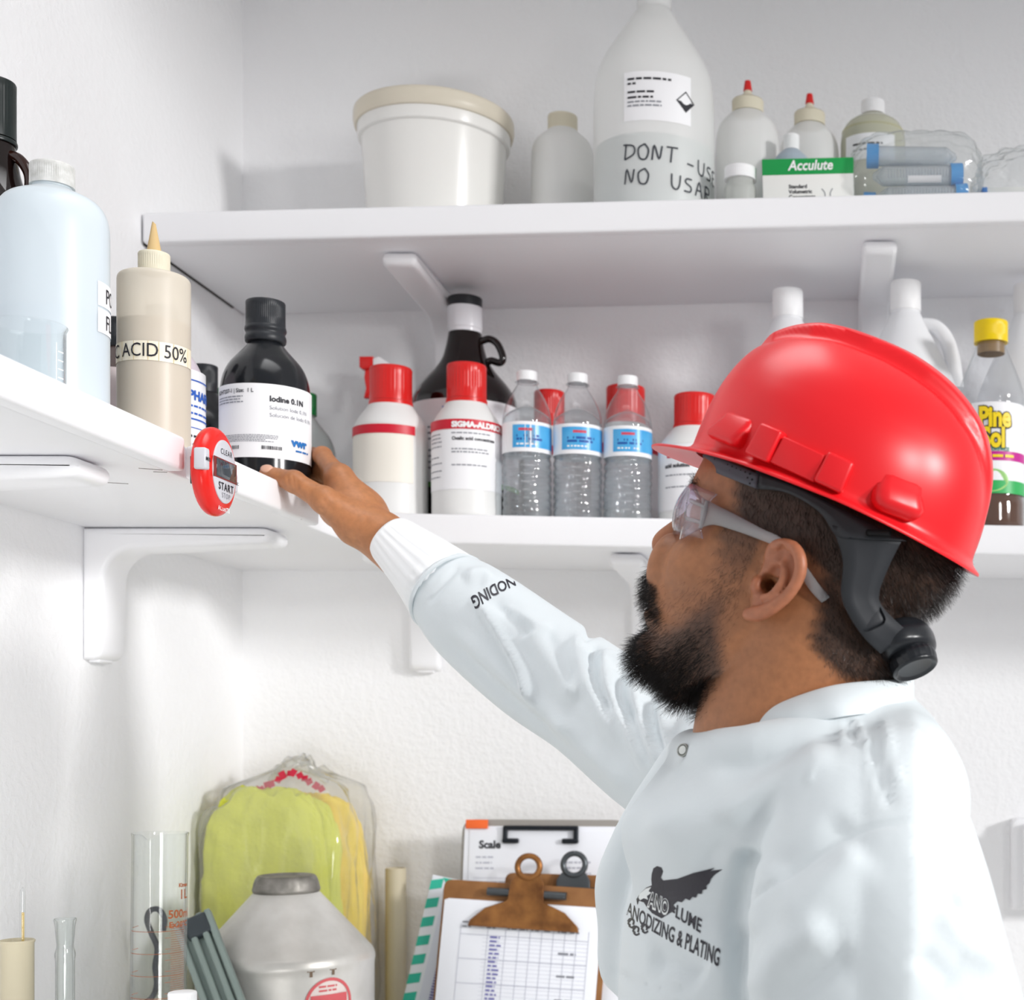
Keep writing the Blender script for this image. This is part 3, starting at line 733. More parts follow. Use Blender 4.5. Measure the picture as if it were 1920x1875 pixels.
lb = obj('label', patch(r+0.0005, 0.036, 0.128, a-1.75, a+1.75, 56), M_label, t)
obj('red_band', patch(r+0.0011, 0.115, 0.128, a-1.75, a+1.75, 56), M_band_r, t)
M_wi = mat('white_ink', 'f6f6f6', 0.5)
on_label(lb, text_mesh('SIGMA-ALDRICH', 0.0100, bold=0.0006, sx=1.05), r+0.0017, a-0.42, 0.1175, M_wi, 'lettering')
on_label(lb, text_mesh('Oxalic acid concentrate', 0.0062, bold=0.0002), r+0.0010, a-0.42, 0.1005, M_ink, 'lettering')
on_label(lb, words(-0.02, 0.04, [0.109, 0.088, 0.084, 0.067], 0.0016, 11), r+0.001, a, 0, M_ink_g, 'print')
on_label(lb, words(-0.062, -0.034, [0.108, 0.103, 0.098, 0.092, 0.078, 0.07, 0.06, 0.052], 0.0014, 12), r+0.001, a, 0, M_ink_g, 'print')
t, a, r = sigma('white reagent bottle with red cap between the first two water bottles', 1030, 2.13, 0.214, 0.0385)
obj('label', patch(r+0.0005, 0.036, 0.128, a-1.75, a+1.75, 40), M_label, t)
obj('red_band', patch(r+0.0011, 0.115, 0.128, a-1.75, a+1.75, 40), M_band_r, t)
t, a, r = sigma('white reagent bottle with red cap directly behind the third water bottle', 1173, 2.10, 0.2155, 0.048)
obj('label', patch(r+0.0005, 0.036, 0.128, a-1.75, a+1.75, 40), M_label, t)
obj('red_band', patch(r+0.0011, 0.115, 0.128, a-1.75, a+1.75, 40), M_band_r, t)
t, a, r = sigma('white reagent bottle with dark red cap just left of the helmet brim', 1303, 2.0, 0.183, 0.0495)
lb = obj('label', patch(r+0.0005, 0.02, 0.108, a-1.75, a+1.75, 40), M_label, t)
on_label(lb, text_mesh('Fluka', 0.0085, bold=0.0003, shear=0.2), r+0.001, a-0.42, 0.09, M_ink, 'lettering')
on_label(lb, text_mesh('acid solution', 0.0075, bold=0.0003), r+0.001, a-0.9, 0.077, M_ink, 'lettering')
on_label(lb, bars([(-0.042, -0.034, 0.09, 0.005)]), r+0.001, a, 0, M_band_r, 'logo_mark')
on_label(lb, words(-0.045, 0.03, [0.066, 0.05], 0.0016, 12), r+0.001, a, 0, M_ink_g, 'print')

# spray bottle behind the first of them
L = at_lo(745, 2.115)
t = thing('spray_bottle', 'spray bottle whose red trigger and white head show behind the first red cap', 'spray bottle', L)
obj('body', lathe([(0, 0), (0.034, 0, 0.005), (0.034, 0.12, 0.025), (0.013, 0.175, 0.01), (0.012, 0.195), (0, 0.195)], 40), H_milk, t)
def trig(pts, d, bev): return moved(prism(pts, d, bev), Matrix.Identity(4))
obj('spray_head', trig([(-0.033, 0.252), (-0.033, 0.238), (-0.02, 0.232), (-0.013, 0.195), (0.012, 0.195), (0.016, 0.222), (0.006, 0.236), (-0.024, 0.2545)], 0.02, 0.003), M_cap_w, t)
obj('nozzle', trig([(-0.052, 0.2545), (-0.052, 0.239), (-0.047, 0.236), (-0.033, 0.237), (-0.033, 0.2545)], 0.021, 0.002), M_cap_r, t)
obj('trigger', trig([(-0.045, 0.237), (-0.0465, 0.225), (-0.044, 0.21), (-0.047, 0.196), (-0.041, 0.196), (-0.035, 0.215), (-0.0335, 0.237)], 0.012, 0.002), M_cap_r, t)

L = at_lo(872, 2.088); a = fa(L)
t = amber_jug('large dark amber glass jug with white neck band behind the red-capped bottles', L, 0.0745, 0.335, -0.12, True)
lb = obj('label', patch(0.0752, 0.06, 0.176, a-1.5, a+1.5, 48), M_label, t)
on_label(lb, text_mesh('RICCA', 0.0205, bold=0.001), 0.0760, a-0.42, 0.150, M_ink_b, 'lettering')
on_label(lb, words(-0.055, 0.05, [0.136, 0.128, 0.12, 0.104, 0.096, 0.088, 0.08], 0.0026, 4), 0.0759, a, 0, M_ink_g, 'print')
obj('green_line', patch(0.0754, 0.055, 0.062, a-1.5, a+1.5, 40), mat('label_green', '4f9a3a', 0.5), t)

# water bottles
def water_bottle(label, px, Z, rot, tall=0.2):
    L = at_lo(px, Z)
    t = thing('water_bottle', label, 'water bottle', L, rot, 'clear water bottles in a row')
    r = 0.0326
    pr = [(0, 0.004), (r*0.6, 0.0, 0.003), (r*0.93, 0.001, 0.006)]
    z = 0.010; n = 7
    for k in range(n):
        z0 = 0.010+k*0.0108
        pr += [(r*0.985, z0, 0.002), (r*1.0, z0+0.0035, 0.002), (r*0.975, z0+0.0075, 0.002), (r*0.94, z0+0.0092, 0.0015)]
    pr += [(r*0.97, 0.088, 0.002), (r*0.985, 0.090), (r*0.985, 0.128), (r*1.0, 0.131, 0.002), (r*0.97, 0.143, 0.02), (r*0.80, 0.162, 0.02), (r*0.42, 0.181, 0.01), (0.0125, 0.1855)]
    body = [p if len(p) > 2 else (*p, 0) for p in pr]
    me = lathe(body+[(0.0118, 0.188), (0.0118, 0.192)], 56, 70, n=3)
    rnd = random.Random(int(px)); k1, k2 = rnd.random()*6, rnd.random()*6
    def dent(v, s=1.0):
        a_ = math.atan2(v.co.y, v.co.x); zz_ = v.co.z
        if zz_ < 0.09:
            f = 1+0.018*math.sin(3*a_+k1+zz_*60)*min(1, zz_/0.01)+0.012*math.sin(7*a_+k2-zz_*90)*min(1, zz_/0.01)
            v.co.x *= f; v.co.y *= f
    for v in me.vertices: dent(v)
    obj('bottle', me, M_pet, t)
    wm = lathe([(p[0]*0.965 if p[0] else 0, p[1]*0.985+0.0016, *p[2:]) for p in body[:-3]]+[(0, 0.158)], 56, 70, n=3)
    for v in wm.vertices: dent(v)
    obj('water', wm, M_water, t)
    cap(t, 0.0136, 0.1885, tall+0.0015, M_cap_w, 40, 0.0004)
    obj('neck_flange', lathe([(0.0118, 0.1855), (0.0155, 0.1858, 0.0004), (0.0155, 0.187), (0.0118, 0.1875)], 40), M_pet, t)
    lm = mat('label_blue', '1f93d6', 0.3, var=(30, '5fb6e6', 0.3))
    lb = obj('label', patch(r*0.999, 0.089, 0.129, 0, 2*PI, 56), M_label, t)
    a_ = fa(L)-rot
    obj('blue_panel', patch(r*1.008, 0.0945, 0.1245, a_-0.9+0.3*math.sin(px), a_+2.2, 36), lm, lb)
    obj('red_mark', wrap(bars([(-0.008, 0.010, 0.1165, 0.0035)]), r*1.014, a_+0.1*math.sin(px*3), 0), mat('label_red', 'd0485a', 0.5), lb)
    on_label(lb, words(-0.014, 0.026, [0.1085, 0.104], 0.0030, int(px)), r*1.014, a_, 0, mat('label_dark_blue', '1b4f9e', 0.5), 'print')
    on_label(lb, words(-0.014, 0.02, [0.098], 0.002, int(px)+2), r*1.014, a_, 0, M_wi, 'print')
    return t, lb, a_, r
t, lb, a_, r = water_bottle('clear water bottle at the left of the row of three', 988, 1.962, 0.3)
obj('barcode_panel', wrap(bars([(-0.002, 0.013, 0.0945, 0.030)]), r*1.0105, a_-0.02, 0), M_label, lb)
obj('barcode', wrap(bars([(0.001, 0.010, 0.098+0.0021*k, 0.0011) for k in range(11)]), r*1.017, a_-0.02, 0), M_ink_g, lb)
water_bottle('clear water bottle in the middle of the row of three', 1083, 1.970, 1.1)
water_bottle('clear water bottle at the right of the row of three', 1177, 1.978, 2.3)

# white jugs behind the helmet
def white_jug(label, px, Z, ytop, hand=0.0):
    L = at_lo(px, Z); h = ZC+(PY-ytop)/FPX*Z-L[2]; r = 0.076
    t = thing('white_jug', label, 'jug', L, hand, 'white plastic gallon jugs')
    m = hdpe('white_jug_plastic', 'f8f9fb', 0.05, 0.4, 0.6)
    obj('body', lathe([(0, 0), (r, 0, 0.012), (r, h*0.50, 0.03), (r*0.93, h*0.60, 0.05), (0.028, h*0.83, 0.02), (0.022, h*0.87), (0.0205, h*0.875), (0.0205, h*0.95), (0, h*0.95)], 56, n=8), m, t)
    obj('handle', tube([(0.022, 0, h*0.835), (0.042, 0, h*0.822), (0.057, 0, h*0.77), (0.066, 0, h*0.68), (0.069, 0, h*0.58)], [0.009, 0.010, 0.0105, 0.011, 0.012], 14, 6, flat=1.0), m, t)
    cap(t, 0.0215, h*0.885, h, M_cap_w, 56, 0.0005)
    return t
white_jug('white plastic jug with white cap, leftmost above the helmet', 1477, 2.04, 545, 0.15)
white_jug('white plastic jug with loop handle above the helmet crown', 1698, 2.04, 530, -0.1)
white_jug('white plastic jug at the right picture edge behind the yellow-capped cleaner', 1928, 2.09, 535, 0.2)

# pine cleaner
L = at_lo(1858, 1.965); a = fa(L); R = 0.0448; h = ZC+(PY-604)/FPX*1.965-L[2]
t = thing('cleaner_bottle', 'clear cleaner bottle with yellow cap, green label and brown liquid', 'bottle', L)
body = [(0, 0.001), (R*0.9, 0, 0.006), (R, 0.006, 0.004), (R, 0.036, 0.004), (R*0.97, 0.042, 0.003), (R*0.97, 0.168, 0.004), (R, 0.172, 0.006), (R*0.98, 0.190, 0.03), (0.022, 0.243, 0.02), (0.0185, 0.252), (0.0165, 0.262)]
obj('bottle', lathe(body, 56, 60, n=7), M_pet, t)
obj('liquid', lathe([(p[0]*0.97, p[1]*0.99+0.001, *p[2:]) for p in body[:6]]+[(R*0.94, 0.150), (0, 0.150)], 56, 60), mat('brown_cleaner', '5f3413', 0.05, trans=0.25, ior=1.33), t)
cap(t, 0.0228, 0.2525, h, M_cap_y, 60, 0.0005)
obj('pour_fitting', lathe([(0.0175, 0.238), (0.0185, 0.238), (0.0185, 0.2545), (0.0175, 0.2545)], 40), mat('brown_fitting', '8a6a3a', 0.4), t)
lb = obj('label', patch(R*0.99, 0.045, 0.165, a-1.7, a+1.7, 48), M_label, t)
Mg = mat('label_green2', '2fae5a', 0.4); My = mat('label_yellow', 'f3d415', 0.4); Mm = mat('label_magenta', 'c4178f', 0.4)
obj('green_corner', patch(R*1.0, 0.045, 0.165, a-1.7, a-0.62, 20), Mg, lb)
def blob(cx, cy, rx, ry, n=24): return mesh([(cx+rx*math.cos(2*PI*k/n), cy+ry*math.sin(2*PI*k/n), 0) for k in range(n)], [tuple(range(n))])
obj('green_foot', patch(R*1.0, 0.045, 0.062, a-0.7, a+1.5, 20), Mg, lb)
on_label(lb, blob(0.002, 0.062, 0.022, 0.015), R*1.0+0.0008, a, 0, mat('lime_green', 'a5d886', 0.4), 'lime_picture')
obj('magenta_band', patch(R*1.0, 0.088, 0.100, a-0.1, a+1.4, 20), Mm, lb)
on_label(lb, words(0.002, 0.038, [0.092], 0.0035, 5), R*1.0+0.0012, a, 0, My, 'print')
for s_, z, dx in (('Pine', 0.133, -0.36), ('Sol', 0.106, -0.27)):
    on_label(lb, text_mesh(s_, 0.036, bold=0.0032, sx=0.72), R*1.0+0.0008, a+dx, z, M_ink, 'lettering_outline')
    on_label(lb, text_mesh(s_, 0.036, bold=0.0016, sx=0.72), R*1.0+0.0014, a+dx, z, My, 'lettering')
on_label(lb, text_mesh('SURFACE', 0.0068, bold=0.0002), R*1.0+0.001, a-0.05, 0.1005, mat('label_teal', '2a7f6a', 0.5), 'lettering')
# ------------------------------------------------------------------ modelling with distance fields (bodies and cloth)
class Field:
    """signed distances on a grid; shapes are blended in and the zero surface is taken out as a mesh"""
    def __init__(s, lo, hi, vox):
        s.lo = np.array(lo, float); s.vox = vox
        s.n = np.ceil((np.array(hi, float)-s.lo)/vox).astype(int)+1
        s.d = np.full(s.n, 1.0, np.float32)
        s.ax = [(s.lo[i]+vox*np.arange(s.n[i])).astype(np.float32) for i in range(3)]
    def block(s, lo, hi, pad):
        i0 = np.clip(np.floor((np.array(lo)-pad-s.lo)/s.vox).astype(int), 0, s.n); i1 = np.clip(np.ceil((np.array(hi)+pad-s.lo)/s.vox).astype(int)+1, 0, s.n)
        if (i1 <= i0).any(): return None
        sl = tuple(slice(a, b) for a, b in zip(i0, i1))
        return sl, s.ax[0][sl[0]][:, None, None], s.ax[1][sl[1]][None, :, None], s.ax[2][sl[2]][None, None, :]
    def mix(s, sl, d, k, op):
        a = s.d[sl]
        if op == 'add':
            if k > 0: h = np.maximum(k-np.abs(a-d), 0)/k; s.d[sl] = np.minimum(a, d)-h*h*k*0.25
            else: s.d[sl] = np.minimum(a, d)
        else:
            d = -d
            if k > 0: h = np.maximum(k-np.abs(a-d), 0)/k; s.d[sl] = np.maximum(a, d)+h*h*k*0.25
            else: s.d[sl] = np.maximum(a, d)
    def cap(s, a, b, ra, rb, k=0.0, op='add', sq=None):
        """tapered capsule; sq=(direction, factor) flattens it along a direction"""
        a = np.array(a, float); b = np.array(b, float); R = max(ra, rb)*(1 if not sq else max(1, 1/sq[1]))
        B = s.block(np.minimum(a, b)-R, np.maximum(a, b)+R, k+s.vox*2)
        if B is None: return
        sl, x, y, z = B; ba = b-a; L = max(ba @ ba, 1e-12)
        px, py, pz = x-a[0], y-a[1], z-a[2]
        t = np.clip((px*ba[0]+py*ba[1]+pz*ba[2])/L, 0, 1)
        qx, qy, qz = px-t*ba[0], py-t*ba[1], pz-t*ba[2]
        if sq:
            n = np.array(sq[0], float); n /= np.linalg.norm(n); w_ = qx*n[0]+qy*n[1]+qz*n[2]
            d2 = qx*qx+qy*qy+qz*qz+w_*w_*(sq[1]**2-1)
        else: d2 = qx*qx+qy*qy+qz*qz
        s.mix(sl, np.sqrt(np.maximum(d2, 0))-(ra+(rb-ra)*t), k, op)
    def chain(s, pts, radii, k=0.0, op='add', sq=None, n=5):
        q = spline([tuple(p)+(r,) for p, r in zip(pts, radii)], n)
        for a, b in zip(q, q[1:]): s.cap(a[:3], b[:3], a[3], b[3], k, op, sq)
    def ell(s, c, r, k=0.0, op='add', M=None):
        c = np.array(c, float); r = np.array(r, float)
        R = r if M is None else np.full(3, r.max())
        B = s.block(c-R, c+R, k+s.vox*2)
        if B is None: return
        sl, x, y, z = B; px, py, pz = x-c[0], y-c[1], z-c[2]
        if M is not None:
            M = np.array(M, float); px, py, pz = (px*M[i][0]+py*M[i][1]+pz*M[i][2] for i in range(3))
        k0 = np.sqrt((px/r[0])**2+(py/r[1])**2+(pz/r[2])**2); k1 = np.sqrt((px/r[0]**2)**2+(py/r[1]**2)**2+(pz/r[2]**2)**2)
        s.mix(sl, k0*(k0-1)/np.maximum(k1, 1e-6), k, op)
    def surface(s, smooth=2):
        V = s.d; inside = V < 0
        n = np.array(V.shape)-1
        cnt = np.zeros(n, np.uint8)
        for i in (0, 1):
            for j in (0, 1):
                for k in (0, 1): cnt += inside[i:n[0]+i, j:n[1]+j, k:n[2]+k]
        act = (cnt > 0) & (cnt < 8)
        I = np.argwhere(act); idx = np.full(n, -1, np.int32); idx[act] = np.arange(len(I))
        acc = np.zeros((len(I), 3)); num = np.zeros(len(I))
        cor = [(i, j, k) for i in (0, 1) for j in (0, 1) for k in (0, 1)]
        val = {c: V[I[:, 0]+c[0], I[:, 1]+c[1], I[:, 2]+c[2]] for c in cor}
        for c in cor:
            for ax in range(3):
                if c[ax]: continue
                c2 = list(c); c2[ax] = 1; a = val[c]; b = val[tuple(c2)]
                m = (a < 0) != (b < 0); t = np.where(m, a/np.where(m, a-b, 1), 0)
                p = np.tile(np.array(c, float), (len(I), 1)); p[:, ax] = t
                acc += p*m[:, None]; num += m
        P_ = s.lo+(I+acc/num[:, None])*s.vox
        quads = []
        for ax in range(3):
            o = [i for i in range(3) if i != ax]
            sl0 = [slice(1, -1)]*3; sl1 = [slice(1, -1)]*3
            sl0[ax] = slice(0, V.shape[ax]-1); sl1[ax] = slice(1, V.shape[ax])
            a = inside[tuple(sl0)]; b = inside[tuple(sl1)]
            E_ = np.argwhere(a != b)
            if not len(E_): continue
            flip = a[tuple(E_.T)]
            G = E_.copy()
            for i in o: G[:, i] += 1
            def at(d0, d1):
                q = G.copy(); q[:, o[0]] += d0; q[:, o[1]] += d1; return idx[q[:, 0], q[:, 1], q[:, 2]]
            q = np.stack([at(-1, -1), at(0, -1), at(0, 0), at(-1, 0)], 1)
            if ax == 1: flip = ~flip
            q[~flip] = q[~flip][:, ::-1]
            quads.append(q)
        Q = np.concatenate(quads); Q = Q[(Q >= 0).all(1)]
        use = np.unique(Q); rm = np.full(len(P_), -1); rm[use] = np.arange(len(use)); P_ = P_[use]; Q = rm[Q]
        for _ in range(smooth): P_ = relax(P_, Q, 0.5)
        return P_, Q

def relax(Pv, Q, f):
    a = np.concatenate([Q[:, 0], Q[:, 1], Q[:, 2], Q[:, 3]]); b = np.concatenate([Q[:, 1], Q[:, 2], Q[:, 3], Q[:, 0]])
    i = np.concatenate([a, b]); j = np.concatenate([b, a]); n = len(Pv)
    c = np.bincount(i, minlength=n).astype(float); c[c == 0] = 1
    m = np.stack([np.bincount(i, Pv[j, k], n) for k in range(3)], 1)/c[:, None]
    return Pv+(m-Pv)*f

def normals(Pv, Q):
    fn = np.cross(Pv[Q[:, 2]]-Pv[Q[:, 0]], Pv[Q[:, 3]]-Pv[Q[:, 1]])
    N_ = np.zeros_like(Pv)
    for c in range(4):
        for k in range(3): N_[:, k] += np.bincount(Q[:, c], fn[:, k], len(Pv))
    return N_/np.maximum(np.linalg.norm(N_, axis=1, keepdims=True), 1e-12)

def np_mesh(Pv, Q, col=None):
    me = bpy.data.meshes.new('m')
    me.vertices.add(len(Pv)); me.vertices.foreach_set('co', Pv.astype(np.float32).ravel())
    me.loops.add(Q.size); me.loops.foreach_set('vertex_index', Q.astype(np.int32).ravel())
    me.polygons.add(len(Q)); me.polygons.foreach_set('loop_start', np.arange(0, Q.size, 4, dtype=np.int32))
    me.polygons.foreach_set('use_smooth', np.ones(len(Q), bool))
    me.update(calc_edges=True)
    if col is not None:
        at = me.attributes.new('Col', 'FLOAT_COLOR', 'POINT')
        at.data.foreach_set('color', np.concatenate([col, np.ones((len(col), 1))], 1).astype(np.float32).ravel())
    return me

def sstep(a, b, x): t = np.clip((x-a)/(b-a), 0, 1); return t*t*(3-2*t)
def interp(x, pts): xs, ys = zip(*sorted(pts)); return np.interp(x, xs, ys)

# ------------------------------------------------------------------ the man: frame of the head
PSI, TH, ZH = math.radians(14), math.radians(19), 1.18
HF = np.array([-math.cos(PSI)*math.cos(TH), math.sin(PSI)*math.cos(TH), math.sin(TH)])     # forward
HL = np.array([-math.sin(PSI), -math.cos(PSI), 0.0])                                       # his left (towards the camera)
HU = np.cross(HF, HL)                                                                     # up
HC = np.array([-0.0253, 1.18, ZC+0.1124])                                                 # between the ears
def H2W(a):
    a = np.atleast_2d(np.array(a, float))/1000; return HC+a[:, :1]*HF+a[:, 1:2]*HL+a[:, 2:3]*HU
def HW(f, l, u): return Vector(H2W((f, l, u))[0])
HM = Matrix(((HF[0], HL[0], HU[0], HC[0]), (HF[1], HL[1], HU[1], HC[1]), (HF[2], HL[2], HU[2], HC[2]), (0, 0, 0, 1)))
EYE = np.array([0, 0, ZC])
def HP(px, py, lat):
    """head coordinates (mm) of the point at lateral offset lat (mm) that the photograph shows at (px, py)"""
    r = np.array([(px-PX)/FPX, 1, (PY-py)/FPX]); s = (lat/1000+(HC-EYE) @ HL)/(r @ HL); p = r*s+EYE-HC
    return np.array([p @ HF*1000, lat, p @ HU*1000])

person = thing('person', 'bearded man in white lab coat and red helmet reaching for the black iodine bottle', 'person', (0.0, 1.24, 0))
PO = Vector((0, -1.24, 0))

# head and neck, in millimetres of the head frame (forward, left, up)
G = Field((-140, -105, -175), (140, 105, 150), 1.7)
G.ell((-13, 0, 55), (104, 75, 88))
x, y, z = G.ax[0][:, None, None], np.abs(G.ax[1])[None, :, None], G.ax[2][None, None, :]
uu = G.ax[2]
fm = interp(uu, [(120, 70), (100, 90), (85, 95), (70, 97), (58, 99), (50, 97), (42, 92), (30, 90), (15, 93), (0, 97), (-15, 102), (-28, 105), (-38, 107), (-44, 108), (-49, 103), (-56, 106), (-63, 102), (-69, 97), (-78, 101), (-88, 99), (-97, 90), (-104, 76), (-112, 50)])
wd = interp(uu, [(120, 50), (100, 66), (70, 71), (45, 69), (20, 69), (0, 70), (-20, 67), (-40, 63), (-58, 58), (-75, 49), (-90, 38), (-100, 28), (-112, 12)])
fb = interp(uu, [(120, -60), (60, -60), (-30, -60), (-48, -35), (-62, -10), (-75, 12), (-90, 36), (-102, 52), (-112, 60)])
pw = interp(uu, [(120, 2.2), (20, 2.35), (-40, 2.3), (-100, 2.0)])
f0 = np.minimum(20, fm-12)+0*fm; f0 = np.maximum(f0, fb+4)
ar = np.where(x > f0[None, None, :], (x-f0[None, None, :])/np.maximum(fm-f0, 4)[None, None, :], (f0[None, None, :]-x)/np.maximum(f0-fb, 4)[None, None, :])
rho = (np.power(np.abs(ar), pw[None, None, :])+np.power(y/wd[None, None, :], pw[None, None, :]))**(1/pw[None, None, :])
dface = (rho-1)*np.minimum(wd, 60)[None, None, :]*0.95
dface = np.where(z < -110, np.maximum(dface, -110-z+0*x), dface); dface = np.where(z > 118, np.maximum(dface, z-118+0*x), dface)
G.mix((slice(None),)*3, dface.astype(np.float32), 10, 'add')
# neck
G.chain([(-30, 0, -10), (-29, 0, -60), (-22, 0, -110), (-18, 0, -165)], [62, 59, 55, 40], 16)
for s_ in (1, -1):
    G.cap((-28, 46*s_, -28), (12, 16*s_, -128), 13, 9, 16)                       # neck muscle
    G.ell((62, 45*s_, -8), (24, 16, 18), 14)                                      # cheek bone
    G.ell((86, 30*s_, 36), (17, 17, 13), 10, 'sub')                               # eye socket
    G.ell((81, 31*s_, 35), (13.5, 13.5, 13), 3)                                   # eyelids over the eyeball
    G.ell((99, 26*s_, -12), (10, 16, 20), 12)                                     # cheek beside the nose
# nose
G.chain([(92, 0, 46), (101, 0, 28), (110, 0, 14), (118.3, 0, 2)], [6, 6.3, 7.6, 8.4], 6)
G.cap((112, 0, -8), (104, 0, -13), 5.5, 5, 5)
for s_ in (1, -1):
    G.ell((105, 12*s_, -5), (9.5, 7.5, 8), 4)
    G.ell((108, 8*s_, -13), (6, 3.6, 5), 1.5, 'sub'); G.cap((97, 17*s_, 3), (97, 15*s_, -12), 2.2, 2.2, 2.5, 'sub')
G.ell((103, 0, -42), (6.5, 24, 4.5), 4); G.ell((102, 0, -56), (6, 20, 5), 4)       # lips
G.ell((96, 0, -84), (12, 20, 14), 10)                                             # chin
# ears: traced on the near side and mirrored
ear = [(1440, 1046, 76), (1450, 1025, 81), (1470, 1020, 87), (1489, 1027, 92), (1500, 1046, 95), (1501, 1070, 95), (1492, 1095, 93), (1474, 1119, 91), (1450, 1138, 88), (1425, 1150, 84), (1404, 1152, 80)]
E0 = [HP(*e) for e in ear]
for s_ in (1, -1):
    m_ = np.array([1, s_, 1])
    pl = [HP(1455, 1070, 79)*m_, HP(1463, 1095, 82)*m_]
    G.cap(HP(1462, 1060, 81)*m_, HP(1428, 1128, 78)*m_, 13, 9, 4, sq=((0.25, 1.0*s_, 0), 3.2))
    G.cap(HP(1478, 1065, 85)*m_, HP(1450, 1115, 82)*m_, 13, 9, 4, sq=((0.25, 1.0*s_, 0), 3.2))
    G.chain([e*m_ for e in E0], [3.2, 3.6, 3.9, 4.1, 4.2, 4.2, 4.1, 4.2, 4.6, 5.4, 5.0], 1.6, n=4)                    # helix and lobe
    G.chain([HP(*e)*m_ for e in ((1468, 1052, 87), (1472, 1075, 89), (1462, 1098, 88.5), (1446, 1115, 86), (1432, 1120, 84))], [2.4, 3.6, 4.0, 3.6, 3.0], 2.2, n=4)   # antihelix
    G.ell(HP(1438, 1094, 83)*m_, (9.5, 11, 8), 2.0, 'sub'); G.ell(HP(1449, 1080, 87)*m_, (7.5, 8, 10), 2.0, 'sub')   # concha
    G.ell(HP(1462, 1040, 90)*m_, (4.5, 5.5, 8), 2, 'sub')
    G.ell(HP(1422, 1098, 78)*m_, (5.5, 6, 7), 3)                                                                  # tragus
    G.ell(HP(1441, 1098, 72)*m_, (5, 13, 5), 1.5, 'sub')                                                        # ear canal
HVl, HQ = G.surface(2)
HV = H2W(HVl); HN = normals(HV, HQ); HNl = np.stack([HN @ HF, HN @ HL, HN @ HU], 1)
if (HN*(HV-HC)).sum() < 0: HQ = HQ[:, ::-1]; HN = -HN; HNl = -HNl

# skin colours: redder ears, nose and lips, darker upper forehead, stubble under the beard
def L3(c): return np.array(lin(c)[:3])
SK = L3('a26a44'); f_, l_, u_ = HVl.T; al = np.abs(l_)
uA = interp(f_, [(0, 10), (20, -2), (40, -14), (60, -36), (80, -50), (95, -44), (125, -40)])
fB = interp(u_, [(0, 26), (-40, 27), (-60, 20), (-80, 14), (-100, 20), (-130, 30)])
beard = sstep(0, 26, uA-u_)*sstep(-4, 14, f_-fB)*sstep(-128, -108, u_)
lipm = np.exp(-((u_+51)/9)**2)*np.exp(-(al/20)**2)*sstep(92, 98, f_)
um = -29-0.55*np.maximum(al-14, 0)
must = sstep(62, 72, f_)*sstep(17, 11, np.abs(u_-um))*sstep(54, 44, al)*sstep(-12, -17, u_)
beard = np.clip(np.maximum(beard, must)-lipm*0.8, 0, 1)
hair_front = interp(u_, [(-60, -80), (-48, -64), (-36, -42), (-24, -38), (-10, -40), (5, -34), (22, -32), (30, -12), (34, 22), (40, 46), (60, 55), (75, 52)])
side = sstep(-4, 13, hair_front-f_+1.5*np.sin(u_*0.6))*sstep(-58, -44, u_)
burn = sstep(13, 22, f_)*sstep(56, 38, f_-np.clip(u_-10, -40, 40)*0.35+3*np.sin(u_*0.55))*sstep(-18, 14, u_)*sstep(45, 40, u_)*sstep(50, 56, al)
scalp = np.clip(np.maximum(side, burn*0.7), 0, 1)
earm = sstep(76, 81, al)*sstep(-36, -30, u_)*sstep(40, 34, u_)*sstep(-36, -30, f_)*sstep(20, 14, f_)
beard *= 1-earm; scalp *= 1-earm
col = np.tile(SK, (len(HVl), 1))
def tint(w_, c): 
    global col
    col = col*(1-w_[:, None])+L3(c)*w_[:, None]
rn = np.random.RandomState(1)
tint(earm*0.55, 'b56f55'); tint(np.exp(-(((f_-114)/14)**2+((u_-0)/14)**2+(al/16)**2))*0.45, 'a3634b'); tint(lipm*0.9, '9a5a4e')
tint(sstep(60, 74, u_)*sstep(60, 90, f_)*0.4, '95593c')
tint(beard*0.80, '2c1d17'); tint(scalp*0.86, '1d1411')
tint(np.clip(sstep(30, -20, u_-uA-18)*sstep(16, 30, f_)*sstep(108, 60, f_)*sstep(-70, -20, u_)*0.25*(1-earm), 0, 1), '6b4534')

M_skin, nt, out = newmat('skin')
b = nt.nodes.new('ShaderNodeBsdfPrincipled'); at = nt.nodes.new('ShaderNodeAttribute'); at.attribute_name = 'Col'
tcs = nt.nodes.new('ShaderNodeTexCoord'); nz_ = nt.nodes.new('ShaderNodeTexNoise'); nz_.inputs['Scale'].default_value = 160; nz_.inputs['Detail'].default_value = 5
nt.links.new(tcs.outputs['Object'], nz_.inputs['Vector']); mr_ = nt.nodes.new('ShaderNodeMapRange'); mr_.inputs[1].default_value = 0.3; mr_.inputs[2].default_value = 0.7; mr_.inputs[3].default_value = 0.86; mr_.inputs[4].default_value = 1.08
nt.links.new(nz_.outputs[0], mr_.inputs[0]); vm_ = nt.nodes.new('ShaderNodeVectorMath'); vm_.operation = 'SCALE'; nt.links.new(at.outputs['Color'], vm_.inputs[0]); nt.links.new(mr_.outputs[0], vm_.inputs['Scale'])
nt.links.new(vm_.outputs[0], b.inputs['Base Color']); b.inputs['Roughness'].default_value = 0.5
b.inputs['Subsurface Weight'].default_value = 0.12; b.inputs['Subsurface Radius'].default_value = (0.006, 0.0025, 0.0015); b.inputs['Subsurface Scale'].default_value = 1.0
add_bump(nt, b, 700, 0.14, 2, 0.0006); nt.links.new(b.outputs[0], out.inputs[0])

